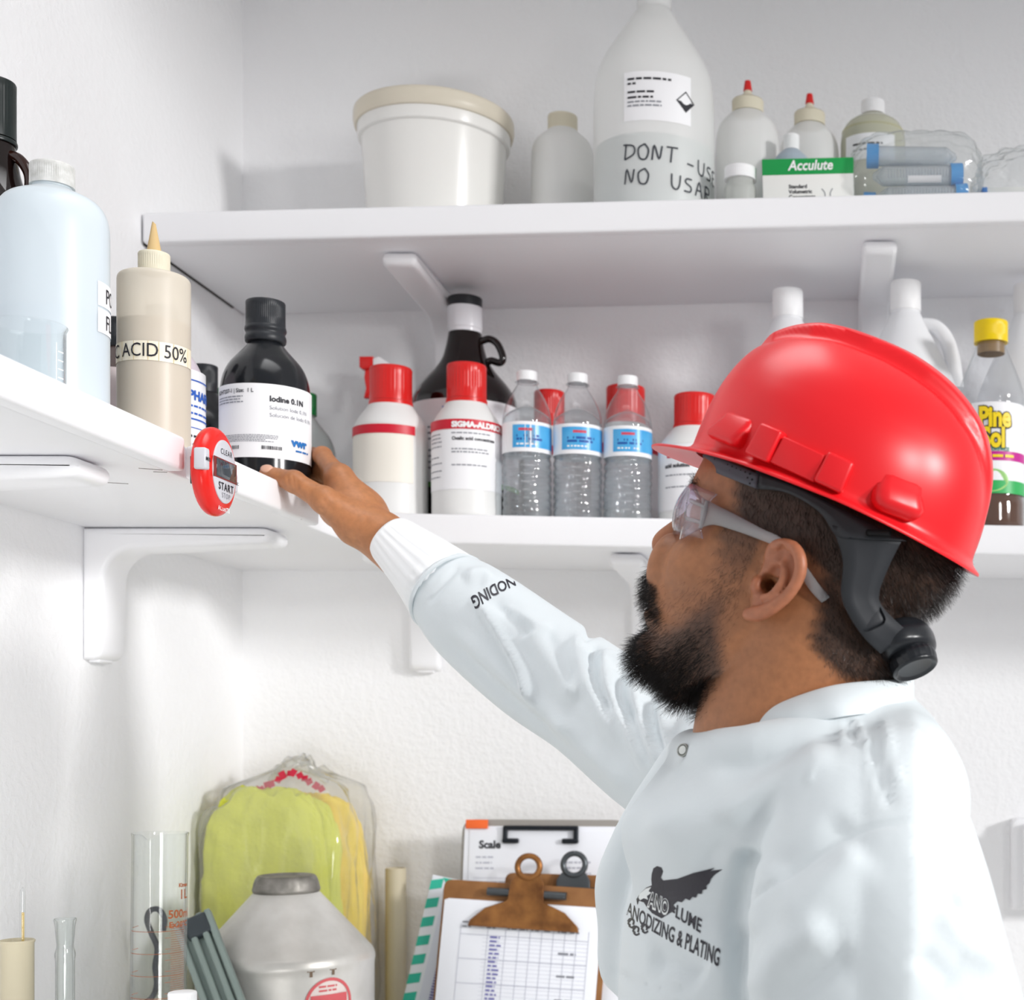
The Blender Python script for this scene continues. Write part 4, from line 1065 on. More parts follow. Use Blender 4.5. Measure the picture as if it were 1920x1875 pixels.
# ------------------------------------------------------------------ right arm and hand (metres)
def W(px, py, Z): return np.array(P(px, py, Z))
A = Field(W(420, 1120, 1.6)*[1, 0, 1]+[0, 1.46, -0.03], [-0.36, 1.77, ZC+0.36], 0.00135)
cx, cy = IOD[0], IOD[1]; RB = 0.0488
def ring(deg, h, off): r = RB+off; return np.array([cx+r*math.cos(math.radians(deg)), cy+r*math.sin(math.radians(deg)), ZC+h])
wr = W(716, 1006, 1.605); fo = W(845, 1112, 1.565); fo2 = W(905, 1160, 1.55)
A.chain([fo2, fo, W(780, 1058, 1.585), wr], [0.036, 0.034, 0.0275, 0.0245], 0.008)
A.chain([fo+[0, 0.012, 0], W(780, 1056, 1.605), wr+[0, 0.014, 0.001]], [0.033, 0.027, 0.023], 0.008)
mcp = [W(634, 896, 1.630), W(632, 897, 1.652), W(640, 910, 1.672), W(652, 925, 1.688)]
pip = [ring(14, 0.312, 0.012), ring(26, 0.296, 0.012), ring(34, 0.285, 0.022), ring(40, 0.272, 0.036)]
dip = [ring(48, 0.318, 0.010), ring(58, 0.299, 0.010), ring(62, 0.284, 0.0100), W(618, 930, 1.715)]
tip = [ring(74, 0.317, 0.009), ring(84, 0.300, 0.009), ring(84, 0.2825, 0.009), W(606, 942, 1.705)]
rad = [(0.0125, 0.0098, 0.0088, 0.0075), (0.0125, 0.0098, 0.0088, 0.0075), (0.0118, 0.0092, 0.0083, 0.0072), (0.0105, 0.0082, 0.0074, 0.0066)]
base = [wr+[-0.006, 0.0, 0.006], wr+[-0.006, 0.010, 0.006], wr+[-0.004, 0.020, 0.003], wr+[-0.002, 0.026, -0.002]]
for m0, b0, r in zip(mcp, base, rad): A.cap(b0, m0, 0.0185, r[0]+0.002, 0.012)
for a_, b_, c_, d_, r in zip(mcp, pip, dip, tip, rad):
    A.cap(a_, b_, r[0], r[1], 0.006); A.cap(b_, c_, r[1], r[2], 0.003); A.cap(c_, d_, r[2], r[3], 0.003)
    A.ell(a_+np.array([0.002, 0, 0.002]), (r[0]*1.04,)*3, 0.006); A.ell(b_, (r[1]*1.06,)*3, 0.003)
# thumb
tb = [W(668, 985, 1.600), W(608, 938, 1.588), W(551, 903, 1.590), W(503, 889, 1.598)]
A.cap(wr, tb[0], 0.022, 0.0205, 0.012); A.cap(tb[0], tb[1], 0.0205, 0.0138, 0.010); A.cap(tb[1], tb[2], 0.0132, 0.0112, 0.005); A.cap(tb[2], tb[3], 0.0118, 0.0096, 0.003, sq=((0, -0.3, 1), 1.08))
A.ell(tb[1], (0.0142,)*3, 0.005); A.ell(tb[2], (0.0119,)*3, 0.004)
A.cap(tb[0]+[-0.004, 0.014, 0.004], mcp[0]+[0.004, -0.002, -0.008], 0.017, 0.012, 0.014)     # web between thumb and index
A.ell(W(660, 955, 1.635), (0.036, 0.034, 0.026), 0.014)
AV, AQ = A.surface(2); AN = normals(AV, AQ)
if (AN*(AV-AV.mean(0))).sum() < 0: AQ = AQ[:, ::-1]; AN = -AN
acol = np.tile(L3('ae7349'), (len(AV), 1))
def tint_a(w_, c):
    global acol
    acol = acol*(1-w_[:, None])+L3(c)*w_[:, None]
for p_, r_ in [(q, 0.016) for q in mcp+pip]+[(tb[2], 0.013)]:
    tint_a(np.exp(-(((AV-p_)**2).sum(1))/r_**2)*0.35, '8e573a')
tint_a(np.exp(-(((AV-tb[3])**2).sum(1))/0.013**2)*0.6, 'c08a6e')
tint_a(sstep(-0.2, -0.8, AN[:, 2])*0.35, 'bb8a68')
# creases of the thumb joints and the wrist
def crease(a_, b_, amp, wdt):
    global AV
    a_, b_ = np.array(a_), np.array(b_); ba = b_-a_; t = np.clip(((AV-a_) @ ba)/(ba @ ba), 0, 1)
    d = np.linalg.norm(AV-a_-t[:, None]*ba, axis=1); AV = AV-AN*(amp*np.exp(-(d/wdt)**2))[:, None]
for x_, y0_, y1_ in ((537, 884, 908), (548, 887, 913), (556, 890, 918), (600, 925, 955)):
    crease(W(x_, y0_, 1.577), W(x_+3, y1_, 1.577), 0.0009, 0.0016)
crease(W(660, 1020, 1.58), W(690, 960, 1.58), 0.001, 0.003); crease(W(607, 938, 1.572), W(640, 975, 1.575), 0.0012, 0.003)

# hidden trunk joins head, neck and arm inside the coat
B = Field((-0.55, 0.96, ZC-0.66), (0.2, 1.62, ZC+0.12), 0.006)
SL, SR = np.array([0.022, 1.10, ZC-0.065]), np.array([-0.075, 1.375, ZC-0.02])
nb = H2W((-20, 0, -150))[0]
B.chain([H2W((-22, 0, -110))[0], nb, np.array([-0.01, 1.24, ZC-0.08])], [0.045, 0.045, 0.075], 0.02)
B.cap(SL, SR, 0.042, 0.045, 0.03); B.ell((0.0, 1.24, ZC-0.19), (0.09, 0.14, 0.16), 0.03); B.ell((-0.02, 1.24, ZC-0.42), (0.105, 0.145, 0.2), 0.05)
B.chain([SR, W(1160, 1362, 1.47), W(1010, 1245, 1.52), W(905, 1160, 1.55), fo], [0.040, 0.030, 0.028, 0.028, 0.028], 0.01)
B.chain([SL, (0.042, 1.03, ZC-0.30), (-0.055, 1.02, ZC-0.57), (-0.075, 1.02, ZC-0.615)], [0.042, 0.042, 0.032, 0.026], 0.02)
# left hand hanging at his side, just below the frame
LH = Field((-0.17, 0.955, 0.60), (-0.02, 1.085, 0.85), 0.002)
LH.cap((-0.066, 1.02, ZC-0.59), (-0.088, 1.02, ZC-0.655), 0.027, 0.024, 0.01, sq=((0.9, 0, 0.3), 1.25)); LH.ell((-0.095, 1.02, 0.75), (0.02, 0.040, 0.045), 0.012)
for k, (dy, ln) in enumerate(((-0.030, 0.070), (-0.010, 0.080), (0.011, 0.075), (0.030, 0.058))):
    p0 = np.array((-0.098, 1.02+dy, 0.725)); p1 = p0+[-0.012, dy*0.12, -ln*0.5]; p2 = p1+[0.004, 0, -ln*0.30]; p3 = p2+[0.012, 0, -ln*0.22]
    LH.cap(p0, p1, 0.0105, 0.0092, 0.005); LH.cap(p1, p2, 0.0092, 0.0082, 0.002); LH.cap(p2, p3, 0.0082, 0.0068, 0.002)
LH.cap((-0.095, 0.992, 0.775), (-0.108, 0.976, 0.735), 0.014, 0.011, 0.01); LH.cap((-0.108, 0.976, 0.735), (-0.118, 0.978, 0.700), 0.0105, 0.0085, 0.003)
DV, DQ = LH.surface(2)
if (normals(DV, DQ)*(DV-DV.mean(0))).sum() < 0: DQ = DQ[:, ::-1]
BV, BQ = B.surface(2)
if (normals(BV, BQ)*(BV-BV.mean(0))).sum() < 0: BQ = BQ[:, ::-1]
allV = np.concatenate([HV, AV, BV, DV]); allQ = np.concatenate([HQ, AQ+len(HV), BQ+len(HV)+len(AV), DQ+len(HV)+len(AV)+len(BV)])
def tie(a0, na, b0, nb, near):
    """join two stretches of the body inside the coat so that it is one connected surface"""
    a_ = a0+np.argmin(((allV[a0:a0+na]-near)**2).sum(1)); b_ = b0+np.argmin(((allV[b0:b0+nb]-near)**2).sum(1))
    ra = allQ[(allQ == a_).any(1)][0]; rb = allQ[(allQ == b_).any(1)][0]; i = list(ra).index(a_); j = list(rb).index(b_)
    return np.array([[a_, ra[(i+1) % 4], rb[(j+1) % 4], b_]])
n0, n1, n2 = len(HV), len(AV), len(BV)
allQ = np.concatenate([allQ, tie(0, n0, n0+n1, n2, H2W((-20, 0, -165))[0]), tie(n0, n1, n0+n1, n2, W(900, 1160, 1.55)), tie(n0+n1, n2, n0+n1+n2, len(DV), np.array((-0.066, 1.02, ZC-0.59)))])
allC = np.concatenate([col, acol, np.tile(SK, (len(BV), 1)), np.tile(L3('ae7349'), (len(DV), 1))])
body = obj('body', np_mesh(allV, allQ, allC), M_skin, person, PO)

# nails and eyes
nail = bpy.data.meshes.new('nail'); bm = bmesh.new(); bmesh.ops.create_uvsphere(bm, u_segments=16, v_segments=10, radius=1)
tdir = Vector(tb[3]-tb[2]).normalized(); nup = Vector((0.12, -0.80, 0.58)); nup = (nup-tdir*nup.dot(tdir)).normalized(); ns = tdir.cross(nup)
MN = Matrix((tdir*0.0074, ns*0.0060, nup*0.0022)).transposed().to_4x4(); MN.translation = Vector(tb[3])+nup*0.0083-tdir*0.001
bm.transform(MN); bm.to_mesh(nail); bm.free(); nail.polygons.foreach_set('use_smooth', [True]*len(nail.polygons))
obj('thumbnail', nail, mat('nail', 'd8a890', 0.25), person, PO)
for s_ in (1, -1):
    e = obj('eye', lathe([(0, -0.0115), (0.0075, -0.0085, 0.004), (0.0112, 0, 0.008), (0.0078, 0.0082, 0.004), (0.0050, 0.0103), (0, 0.0112)], 24), mat('eye_white', 'd8d2cc', 0.1), person)
    e.matrix_parent_inverse = Matrix.Identity(4); e.location = HW(85.6, 31*s_, 35)+PO
    e.rotation_euler = Vector(HF).to_track_quat('Z', 'Y').to_euler()
    obj('iris', lathe([(0, 0.0116), (0.0046, 0.0108), (0.0048, 0.0098)], 20), mat('iris', '20130d', 0.08), e)

# ------------------------------------------------------------------ hair strands
def strands(name, roots, dirs, lens, bend, r0, m, par, npt=5, jit=0.35, seed=3, clump=0.0):
    rg = np.random.RandomState(seed); n = len(roots)
    hc = bpy.data.hair_curves.new(name); hc.add_curves([npt]*n)
    d = dirs+rg.randn(n, 3)*jit; d /= np.linalg.norm(d, axis=1, keepdims=True)
    curl = rg.randn(n, 3)*0.25
    pts = np.zeros((n, npt, 3)); p = roots.copy(); step = lens/(npt-1)
    for k in range(npt):
        pts[:, k] = p; d = d+bend/(npt-1)+curl/(npt-1); d /= np.linalg.norm(d, axis=1, keepdims=True); p = p+d*step[:, None]
    hc.points.foreach_set('position', (pts+np.array(PO)).astype(np.float32).ravel())
    rad_ = np.linspace(1, 0.35, npt)[None, :]*r0*np.ones((n, 1))
    ra = hc.attributes.get('radius') or hc.attributes.new('radius', 'FLOAT', 'POINT')
    ra.data.foreach_set('value', rad_.astype(np.float32).ravel())
    o = bpy.data.objects.new(name, hc); COL.objects.link(o); hc.materials.append(m); o.parent = par; o['kind'] = 'stuff'
    return o
def pick(wt, n, seed):
    rg = np.random.RandomState(seed); a = HVl[HQ]; ar = np.linalg.norm(np.cross(a[:, 1]-a[:, 0], a[:, 3]-a[:, 0]), axis=1)
    pf = wt[HQ].mean(1)*ar; pf = pf/pf.sum(); fi = rg.choice(len(HQ), n, p=pf); q = HQ[fi]; t, s2 = rg.rand(n, 1), rg.rand(n, 1)
    def bl(X): return (X[q[:, 0]]*(1-t)+X[q[:, 1]]*t)*(1-s2)+(X[q[:, 3]]*(1-t)+X[q[:, 2]]*t)*s2
    return bl(HVl), bl(HV), bl(HN)
def hairmat(name, c, rough=0.35):
    m, nt, out = newmat(name); h = nt.nodes.new('ShaderNodeBsdfPrincipled'); h.inputs['Base Color'].default_value = lin(c); h.inputs['Roughness'].default_value = rough
    h.inputs['Specular IOR Level'].default_value = 0.35 if 'beard' in name else 0.9; nt.links.new(h.outputs[0], out.inputs[0]); return m
M_beard = hairmat('beard_hair', '17110f'); M_hair = hairmat('head_hair', '1f1714', 0.3)
LOC = lambda f, l, u: f[:, None]*HF+l[:, None]*HL+u[:, None]*HU
# beard
rl, rw, rn_ = pick(beard*(1-must)*(0.10+0.9*sstep(12, 50, uA-u_)*sstep(10, 60, f_-fB+18)), 11000, 5)
dep = sstep(10, 62, interp(rl[:, 0], [(0, 10), (20, -2), (40, -14), (60, -36), (80, -50), (95, -44), (125, -40)])-rl[:, 2])*sstep(20, 75, rl[:, 0])
ln = (0.005+0.0125*dep)*np.random.RandomState(2).uniform(0.6, 1.15, len(rl))
fl = LOC(0.35*np.ones(len(rl)), 0.15*np.sign(rl[:, 1]), -0.9*np.ones(len(rl)))
strands('beard', rw-rn_*0.0005, rn_*0.75+fl*0.6, ln, fl*0.5+HF*0.15, 0.00011, M_beard, person, 6, 0.25, 4)
rl, rw, rn_ = pick(must*(1-lipm), 2600, 6)
fl = LOC(0.25*np.ones(len(rl)), 0.55*np.sign(rl[:, 1])*np.clip(np.abs(rl[:, 1])/12, 0, 1), -0.85*np.ones(len(rl)))
strands('moustache', rw-rn_*0.0005, rn_*0.6+fl*0.6, np.random.RandomState(3).uniform(0.006, 0.013, len(rl)), fl*0.8, 0.00011, M_beard, person, 6, 0.2, 5)
# cheek stubble
stub = np.clip(sstep(24, -4, u_-uA)*sstep(14, 26, f_-0*u_)*sstep(100, 80, f_)*sstep(-60, -20, u_)*(1-beard)*(1-earm), 0, 1)
rl, rw, rn_ = pick(stub, 900, 7); fl = LOC(0.2*np.ones(len(rl)), 0*rl[:, 1], -0.9*np.ones(len(rl)))
strands('stubble', rw-rn_*0.0003, rn_*0.35+fl*0.8, np.random.RandomState(3).uniform(0.003, 0.007, len(rl)), fl*0.4, 0.00007, M_beard, person, 4, 0.3, 6)
# head hair below the helmet: close-cropped sides, fuller at the back
rl, rw, rn_ = pick(scalp*sstep(95, 85, u_)*(0.5+0.5*sstep(20, -60, f_)), 17000, 8)
back = sstep(-55, -95, rl[:, 0]); ln = (0.005+0.006*back+0.003*sstep(10, 50, rl[:, 2]))*np.random.RandomState(4).uniform(0.7, 1.15, len(rl))
fl = LOC(-0.45*np.ones(len(rl)), 0*rl[:, 1], -0.85*np.ones(len(rl)))
strands('hair', rw-rn_*0.0005, rn_*(0.45+0.6*back)[:, None]+fl*0.8, ln, fl*0.3, 0.00010, M_hair, person, 5, 0.22, 7)
brow = np.exp(-((u_-(55-np.abs(al-28)*0.12))/4.5)**2)*sstep(8, 14, al)*sstep(56, 48, al)*sstep(60, 75, f_)
rl, rw, rn_ = pick(brow, 700, 9); fl = LOC(-0.1*np.ones(len(rl)), np.sign(rl[:, 1]), 0.25*np.ones(len(rl)))
strands('eyebrow', rw, rn_*0.3+fl, np.random.RandomState(3).uniform(0.005, 0.009, len(rl)), fl*0.3, 0.0001, M_beard, person, 4, 0.15, 8)
# ------------------------------------------------------------------ lab coat
def cloth(name, col):
    m, nt, out = newmat(name); N = nt.nodes.new
    b = N('ShaderNodeBsdfPrincipled'); b.inputs['Base Color'].default_value = lin(col); b.inputs['Roughness'].default_value = 0.75
    b.inputs['Specular IOR Level'].default_value = 0.25; b.inputs['Sheen Weight'].default_value = 0.15
    tc = N('ShaderNodeTexCoord'); mp = N('ShaderNodeMapping'); mp.inputs['Rotation'].default_value = (0.3, 0.2, 0.6)
    n1 = N('ShaderNodeTexNoise'); n1.inputs['Scale'].default_value = 14; n1.inputs['Detail'].default_value = 4; n1.inputs['Distortion'].default_value = 0.4
    nt.links.new(tc.outputs['Object'], mp.inputs[0]); nt.links.new(mp.outputs[0], n1.inputs['Vector'])
    bp = N('ShaderNodeBump'); bp.inputs['Strength'].default_value = 0.35; bp.inputs['Distance'].default_value = 0.006
    nt.links.new(n1.outputs[0], bp.inputs['Height'])
    n2 = N('ShaderNodeTexNoise'); n2.inputs['Scale'].default_value = 900; nt.links.new(tc.outputs['Object'], n2.inputs['Vector'])
    b2 = N('ShaderNodeBump'); b2.inputs['Strength'].default_value = 0.12; b2.inputs['Distance'].default_value = 0.0006
    nt.links.new(n2.outputs[0], b2.inputs['Height']); nt.links.new(bp.outputs[0], b2.inputs['Normal']); nt.links.new(b2.outputs[0], b.inputs['Normal'])
    nt.links.new(b.outputs[0], out.inputs[0]); return m
M_coat = cloth('coat_cotton', 'd8dfe2')

K = Field((-0.30, 0.90, 0.72), (0.30, 1.52, ZC+0.10), 0.0042)
# trunk of the coat
K.ell((-0.032, 1.255, ZC-0.20), (0.142, 0.185, 0.20), 0.03)
K.ell((-0.042, 1.255, ZC-0.44), (0.148, 0.19, 0.30), 0.05)
K.cap((-0.055, 1.255, ZC-0.40), (-0.045, 1.255, 0.70), 0.150, 0.175, 0.05, sq=((0, 1, 0), 0.9))
K.cap((0.035, 1.12, ZC-0.060), (-0.065, 1.38, ZC-0.035), 0.072, 0.070, 0.05)                       # shoulders
K.cap((-0.01, 1.22, ZC-0.035), (0.0, 1.24, ZC-0.10), 0.082, 0.11, 0.04)
K.cap((0.045, 1.17, ZC-0.045), (0.03, 1.26, ZC-0.02), 0.055, 0.06, 0.05)                           # upper back
K.chain([W(1297, 1408, 1.262), W(1262, 1466, 1.268), W(1224, 1524, 1.27), W(1192, 1583, 1.27), W(1162, 1655, 1.27), W(1168, 1724, 1.27), W(1160, 1830, 1.27)], [0.0095]*7, 0.022)   # front edge
for a_, b_ in (((1300, 1420, 1.22), (1270, 1560, 1.18)), ((1325, 1425, 1.165), (1330, 1560, 1.14)), ((1370, 1424, 1.13), (1400, 1540, 1.12)), ((1440, 1412, 1.135), (1470, 1520, 1.11)), ((1520, 1395, 1.12), (1560, 1480, 1.10)),
               ((1310, 1418, 1.29), (1290, 1560, 1.33)), ((1350, 1430, 1.33), (1340, 1560, 1.38))):
    K.cap(W(*a_), W(*b_), 0.0175, 0.045, 0.03)
ngk = [W(1290, 1408, 1.255), W(1312, 1413, 1.185), W(1350, 1414, 1.138), W(1405, 1408, 1.112), W(1470, 1394, 1.102), W(1560, 1376, 1.100), W(1640, 1362, 1.125), W(1680, 1355, 1.175)]
K.chain(ngk, [0.0150]*8, 0.010)
# left sleeve
K.chain([(0.030, 1.085, ZC-0.075), (0.036, 1.045, ZC-0.16), (0.052, 1.03, ZC-0.30), (0.010, 1.02, ZC-0.45), (-0.06, 1.02, ZC-0.58)], [0.075, 0.091, 0.100, 0.088, 0.07], 0.005)
KV, KQ = K.surface(2)
keep = None
KN = normals(KV, KQ)
if (KN*(KV-KV.mean(0))).sum() < 0: KQ = KQ[:, ::-1]; KN = -KN
# neck opening: push the cloth down inside the collar
def proj(V): d = V[:, 1]; return PX+V[:, 0]/d*FPX, PY-(V[:, 2]-ZC)/d*FPX
def stroke(V, N_, pts, amp, wd_, kind='ridge', face=0.0):
    """press or raise a fold along a line on the near side of the cloth"""
    qx, qy = proj(V); best = np.full(len(V), 1e9); sgn = np.zeros(len(V)); pts = [np.array(p, float) for p in (spline(pts, 6) if len(pts) > 2 else pts)]
    T_ = np.zeros(len(V)); tot = len(pts)-1
    for i, (a_, b_) in enumerate(zip(pts, pts[1:])):
        ba = b_-a_; t = np.clip(((qx-a_[0])*ba[0]+(qy-a_[1])*ba[1])/(ba @ ba), 0, 1)
        dx, dy = qx-a_[0]-t*ba[0], qy-a_[1]-t*ba[1]; d = np.hypot(dx, dy); m = d < best
        best = np.where(m, d, best); sgn = np.where(m, np.sign(ba[0]*dy-ba[1]*dx), sgn); T_ = np.where(m, (i+t)/tot, T_)
    vd = EYE-V; vd /= np.linalg.norm(vd, axis=1, keepdims=True); fc = sstep(face-0.15, face+0.25, (N_*vd).sum(1))
    end = sstep(0, 0.22, T_)*sstep(1, 0.78, T_) if wd_ > 6 else sstep(0, 0.1, T_)*sstep(1, 0.9, T_)*0.8+0.2
    if kind == 'ridge': f = np.exp(-(best/wd_)**2)
    elif kind == 'tent': f = np.clip(1-best/wd_, 0, 1)
    elif kind == 'step': f = np.where(sgn > 0, np.exp(-(best/wd_)), np.exp(-(best/(wd_*0.18))**2))
    return V+N_*(amp*f*fc*end)[:, None]
S_ = lambda *a, **k: globals().__setitem__('KV', stroke(KV, KN, *a, **k))
S_([(1702, 1300), (1704, 1420), (1706, 1600), (1705, 1760), (1700, 2050)], 0.014, 90, 'tent')                  # pressed sleeve crease
S_([(1387, 1740), (1418, 1684), (1463, 1648), (1553, 1581), (1642, 1549), (1709, 1538)], -0.0025, 5)           # armhole seam
S_([(1709, 1538), (1760, 1580), (1830, 1700)], -0.0025, 5)
S_([(1404, 1580), (1398, 1640), (1384, 1735), (1392, 2000)], -0.013, 20)                                       # chest against sleeve
S_([(1420, 1600), (1408, 1680), (1402, 1760)], 0.007, 22)
S_([(1345, 1560), (1410, 1500), (1500, 1440), (1570, 1400)], 0.006, 28); S_([(1300, 1640), (1370, 1560), (1460, 1500)], -0.005, 24)
S_([(1440, 1640), (1530, 1600), (1600, 1530)], -0.006, 34); S_([(1460, 1740), (1550, 1665), (1630, 1590)], 0.006, 44)
S_([(1400, 1890), (1470, 1790), (1570, 1735)], 0.007, 38); S_([(1440, 1910), (1520, 1830), (1610, 1790)], -0.006, 34)
S_([(1577, 1352), (1580, 1398)], 0.004, 5); S_([(1600, 1350), (1630, 1400)], 0.004, 6); S_([(1655, 1345), (1672, 1420), (1690, 1480)], 0.003, 5)
S_([(1630, 1360), (1650, 1450), (1680, 1530)], -0.003, 8); S_([(1524, 1436), (1519, 1450), (1517, 1472)], 0.0016, 5)
S_([(1145, 1812), (1180, 1835), (1230, 1850), (1290, 1858)], -0.002, 4)                                        # pocket top
S_([(1210, 1800), (1270, 1800), (1330, 1830)], -0.008, 30); S_([(1200, 1560), (1280, 1520), (1380, 1440)], 0.004, 40)
S_([(1720, 1560), (1770, 1640), (1830, 1800)], -0.008, 14); S_([(1735, 1400), (1760, 1500), (1745, 1560)], -0.004, 22)
S_([(1760, 1700), (1800, 1760), (1880, 1830)], 0.008, 22); S_([(1720, 1780), (1790, 1850)], -0.007, 20)
coat = obj('lab_coat', np_mesh(KV, KQ), M_coat, person, PO)

# right sleeve, its cuff, the collar
sp = [W(738, 1014, 1.598), W(845, 1114, 1.562), W(900, 1162, 1.55), W(1010, 1248, 1.52), W(1120, 1322, 1.48), W(1250, 1425, 1.42), W(1393, 1470, 1.36)]
RS = Field(np.min(sp, 0)-0.11, np.max(sp, 0)+0.1, 0.0036)
RS.chain(sp[1:], [0.046, 0.0555, 0.060, 0.060, 0.062, 0.075], 0.0)
RV, RQ = RS.surface(2); RN = normals(RV, RQ)
if (RN*(RV-RV.mean(0))).sum() < 0: RQ = RQ[:, ::-1]; RN = -RN
R_ = lambda *a, **k: globals().__setitem__('RV', stroke(RV, RN, *a, **k))
R_([(880, 1110), (930, 1180), (985, 1270), (1010, 1335)], 0.010, 13, 'tent'); R_([(905, 1115), (960, 1150), (985, 1180), (990, 1200)], -0.008, 15)
R_([(960, 1140), (1000, 1190), (1060, 1270), (1085, 1320)], 0.009, 18); R_([(1010, 1170), (1040, 1230), (1080, 1290)], -0.007, 16)
R_([(1100, 1180), (1085, 1230), (1120, 1310), (1180, 1420)], 0.010, 16); R_([(1110, 1190), (1112, 1270), (1150, 1350)], -0.010, 14)
R_([(1130, 1225), (1140, 1290), (1180, 1370), (1230, 1470)], 0.010, 12); R_([(1175, 1240), (1160, 1300), (1195, 1370)], -0.009, 14)
R_([(1195, 1250), (1190, 1310), (1220, 1390), (1260, 1460)], 0.009, 11); R_([(1225, 1290), (1220, 1340), (1250, 1420)], -0.008, 12)
R_([(1255, 1300), (1245, 1360), (1275, 1440)], 0.008, 10); R_([(1290, 1320), (1270, 1380), (1290, 1450)], -0.007, 10)
R_([(815, 1180), (900, 1260), (1000, 1350), (1100, 1425)], -0.008, 13); R_([(840, 1170), (930, 1250), (1020, 1330), (1110, 1390)], 0.006, 14)
R_([(1020, 1340), (1110, 1410), (1190, 1490)], 0.006, 16); R_([(1130, 1180), (1100, 1190), (1092, 1215)], -0.008, 10, face=-0.4)
R_([(1185, 1245), (1140, 1228), (1120, 1235)], 0.006, 8, face=-0.4); R_([(868, 1085), (905, 1078), (925, 1100)], 0.007, 13, face=-0.4)
R_([(800, 1130), (860, 1060)], -0.003, 6, face=-0.3); R_([(930, 1130), (990, 1165), (1040, 1180)], 0.004, 10)
obj('sleeve', np_mesh(RV, RQ), M_coat, coat)

def loft(rings, closed=True, smooth=60):
    n = len(rings[0]); v = [p for r in rings for p in r]; f = []
    for i in range(len(rings)-1):
        for k in range(n if closed else n-1):
            k2 = (k+1) % n; f.append((i*n+k, i*n+k2, (i+1)*n+k2, (i+1)*n+k))
    return mesh(v, f, smooth)
M_knit = mat('knit_cuff', 'f0f2f3', 0.8)
rings = []; N_ = 26; a0, a1 = Vector(sp[0]), Vector(sp[1]); ax = (a1-a0).normalized(); s1 = ax.cross(Vector((0, 1, 0))).normalized(); s2 = ax.cross(s1)
pr = [(-0.0005, 0.0235), (0.0, 0.0272), (0.003, 0.0280)]+[(0.003+k*0.006, 0.0280+0.0006*k+0.0090*(k/15)**1.3) for k in range(1, 15)]
pr += [(0.093, 0.0415), (0.104, 0.036), (0.118, 0.030)]
for d, r in pr:
    p = a0+ax*d; rings.append([p+(s1*math.cos(2*PI*k/96)+s2*math.sin(2*PI*k/96)*1.16)*(r+0.0007*math.cos(k*PI/2*1.0)*(1 if d > 0.003 else 0)+0.0012*math.sin(3*2*PI*k/96+d*40)) for k in range(96)])
cf = obj('cuff', loft(rings, True, 180), M_knit, coat)
# seam ring between cuff and sleeve
obj('cuff_seam', tube([sp[1]-np.array(ax)*0.004+np.array(s1)*0.0455*math.cos(t)+np.array(s2)*0.050*math.sin(t) for t in np.linspace(0, 2*PI, 25)], 0.0022, 8, 3), M_coat, coat)

# collar: strip round the neck, stand and fall
top = [(1356, 1386, 1.175), (1395, 1352, 1.140), (1441, 1325, 1.118), (1500, 1300, 1.108), (1566, 1281, 1.106), (1640, 1273, 1.125), (1702, 1271, 1.165), (1712, 1272, 1.23), (1690, 1276, 1.29), (1600, 1290, 1.335), (1480, 1320, 1.345), (1390, 1355, 1.33), (1330, 1386, 1.30)]
bot = [(1409, 1390, 1.128), (1445, 1380, 1.108), (1490, 1364, 1.092), (1535, 1353, 1.085), (1590, 1343, 1.083), (1650, 1336, 1.108), (1690, 1333, 1.150), (1712, 1330, 1.23), (1700, 1335, 1.31), (1600, 1350, 1.365), (1470, 1372, 1.37), (1370, 1400, 1.35), (1300, 1420, 1.32)]
tp = spline([W(*q) for q in top], 5); bt = spline([W(*q) for q in bot], 5)
rows = []
for j in range(7):
    t = j/6; rows.append([Vector(a_*(1-t)+b_*t)+Vector((0, -0.006*math.sin(t*PI), 0)) for a_, b_ in zip(tp, bt)])
inner = []
for j in range(3):
    t = (j+1)/3; inner.append([Vector(a_)+(Vector((-0.015, 1.225, 0))-Vector((a_[0], a_[1], 0))).normalized()*0.004*min(1, t*2)+Vector((0, 0, -0.022*t)) for a_ in tp])
co = obj('collar', loft(inner[::-1]+rows, False, 180), M_coat, coat)
md = co.modifiers.new('thick', 'SOLIDIFY'); md.thickness = 0.0016; md.offset = 0
md = co.modifiers.new('sub', 'SUBSURF'); md.levels = 1; md.render_levels = 2

# ---- print on the coat, laid onto the cloth
from mathutils.bvhtree import BVHTree
def bvh(V, Q): return BVHTree.FromPolygons([tuple(v) for v in V], [tuple(int(i) for i in q) for q in Q])
T_coat = bvh(KV, KQ); T_slv = bvh(RV, RQ)
def drape(me, tree, name, m, par, lift=0.0007, cut=0.004):
    """me lies in photograph pixels (x, y); every vertex is laid on the cloth there"""
    bm = bmesh.new(); bm.from_mesh(me); bmesh.ops.triangulate(bm, faces=bm.faces[:])
    for _ in range(5):
        es = [e for e in bm.edges if e.calc_length() > 12]
        if not es: break
        bmesh.ops.subdivide_edges(bm, edges=es, cuts=1); bmesh.ops.triangulate(bm, faces=bm.faces[:])
    bad = []
    for v in bm.verts:
        d = Vector(((v.co.x-PX)/FPX, 1, (PY-v.co.y)/FPX)); h = tree.ray_cast(Vector(EYE), d.normalized())
        if h[0] is None: bad.append(v); continue
        v.co = h[0]-d.normalized()*lift
    bmesh.ops.delete(bm, geom=bad, context='VERTS')
    bmesh.ops.recalc_face_normals(bm, faces=bm.faces[:])
    o = bpy.data.meshes.new(name); bm.to_mesh(o); bm.free()
    return obj(name, o, m, par)
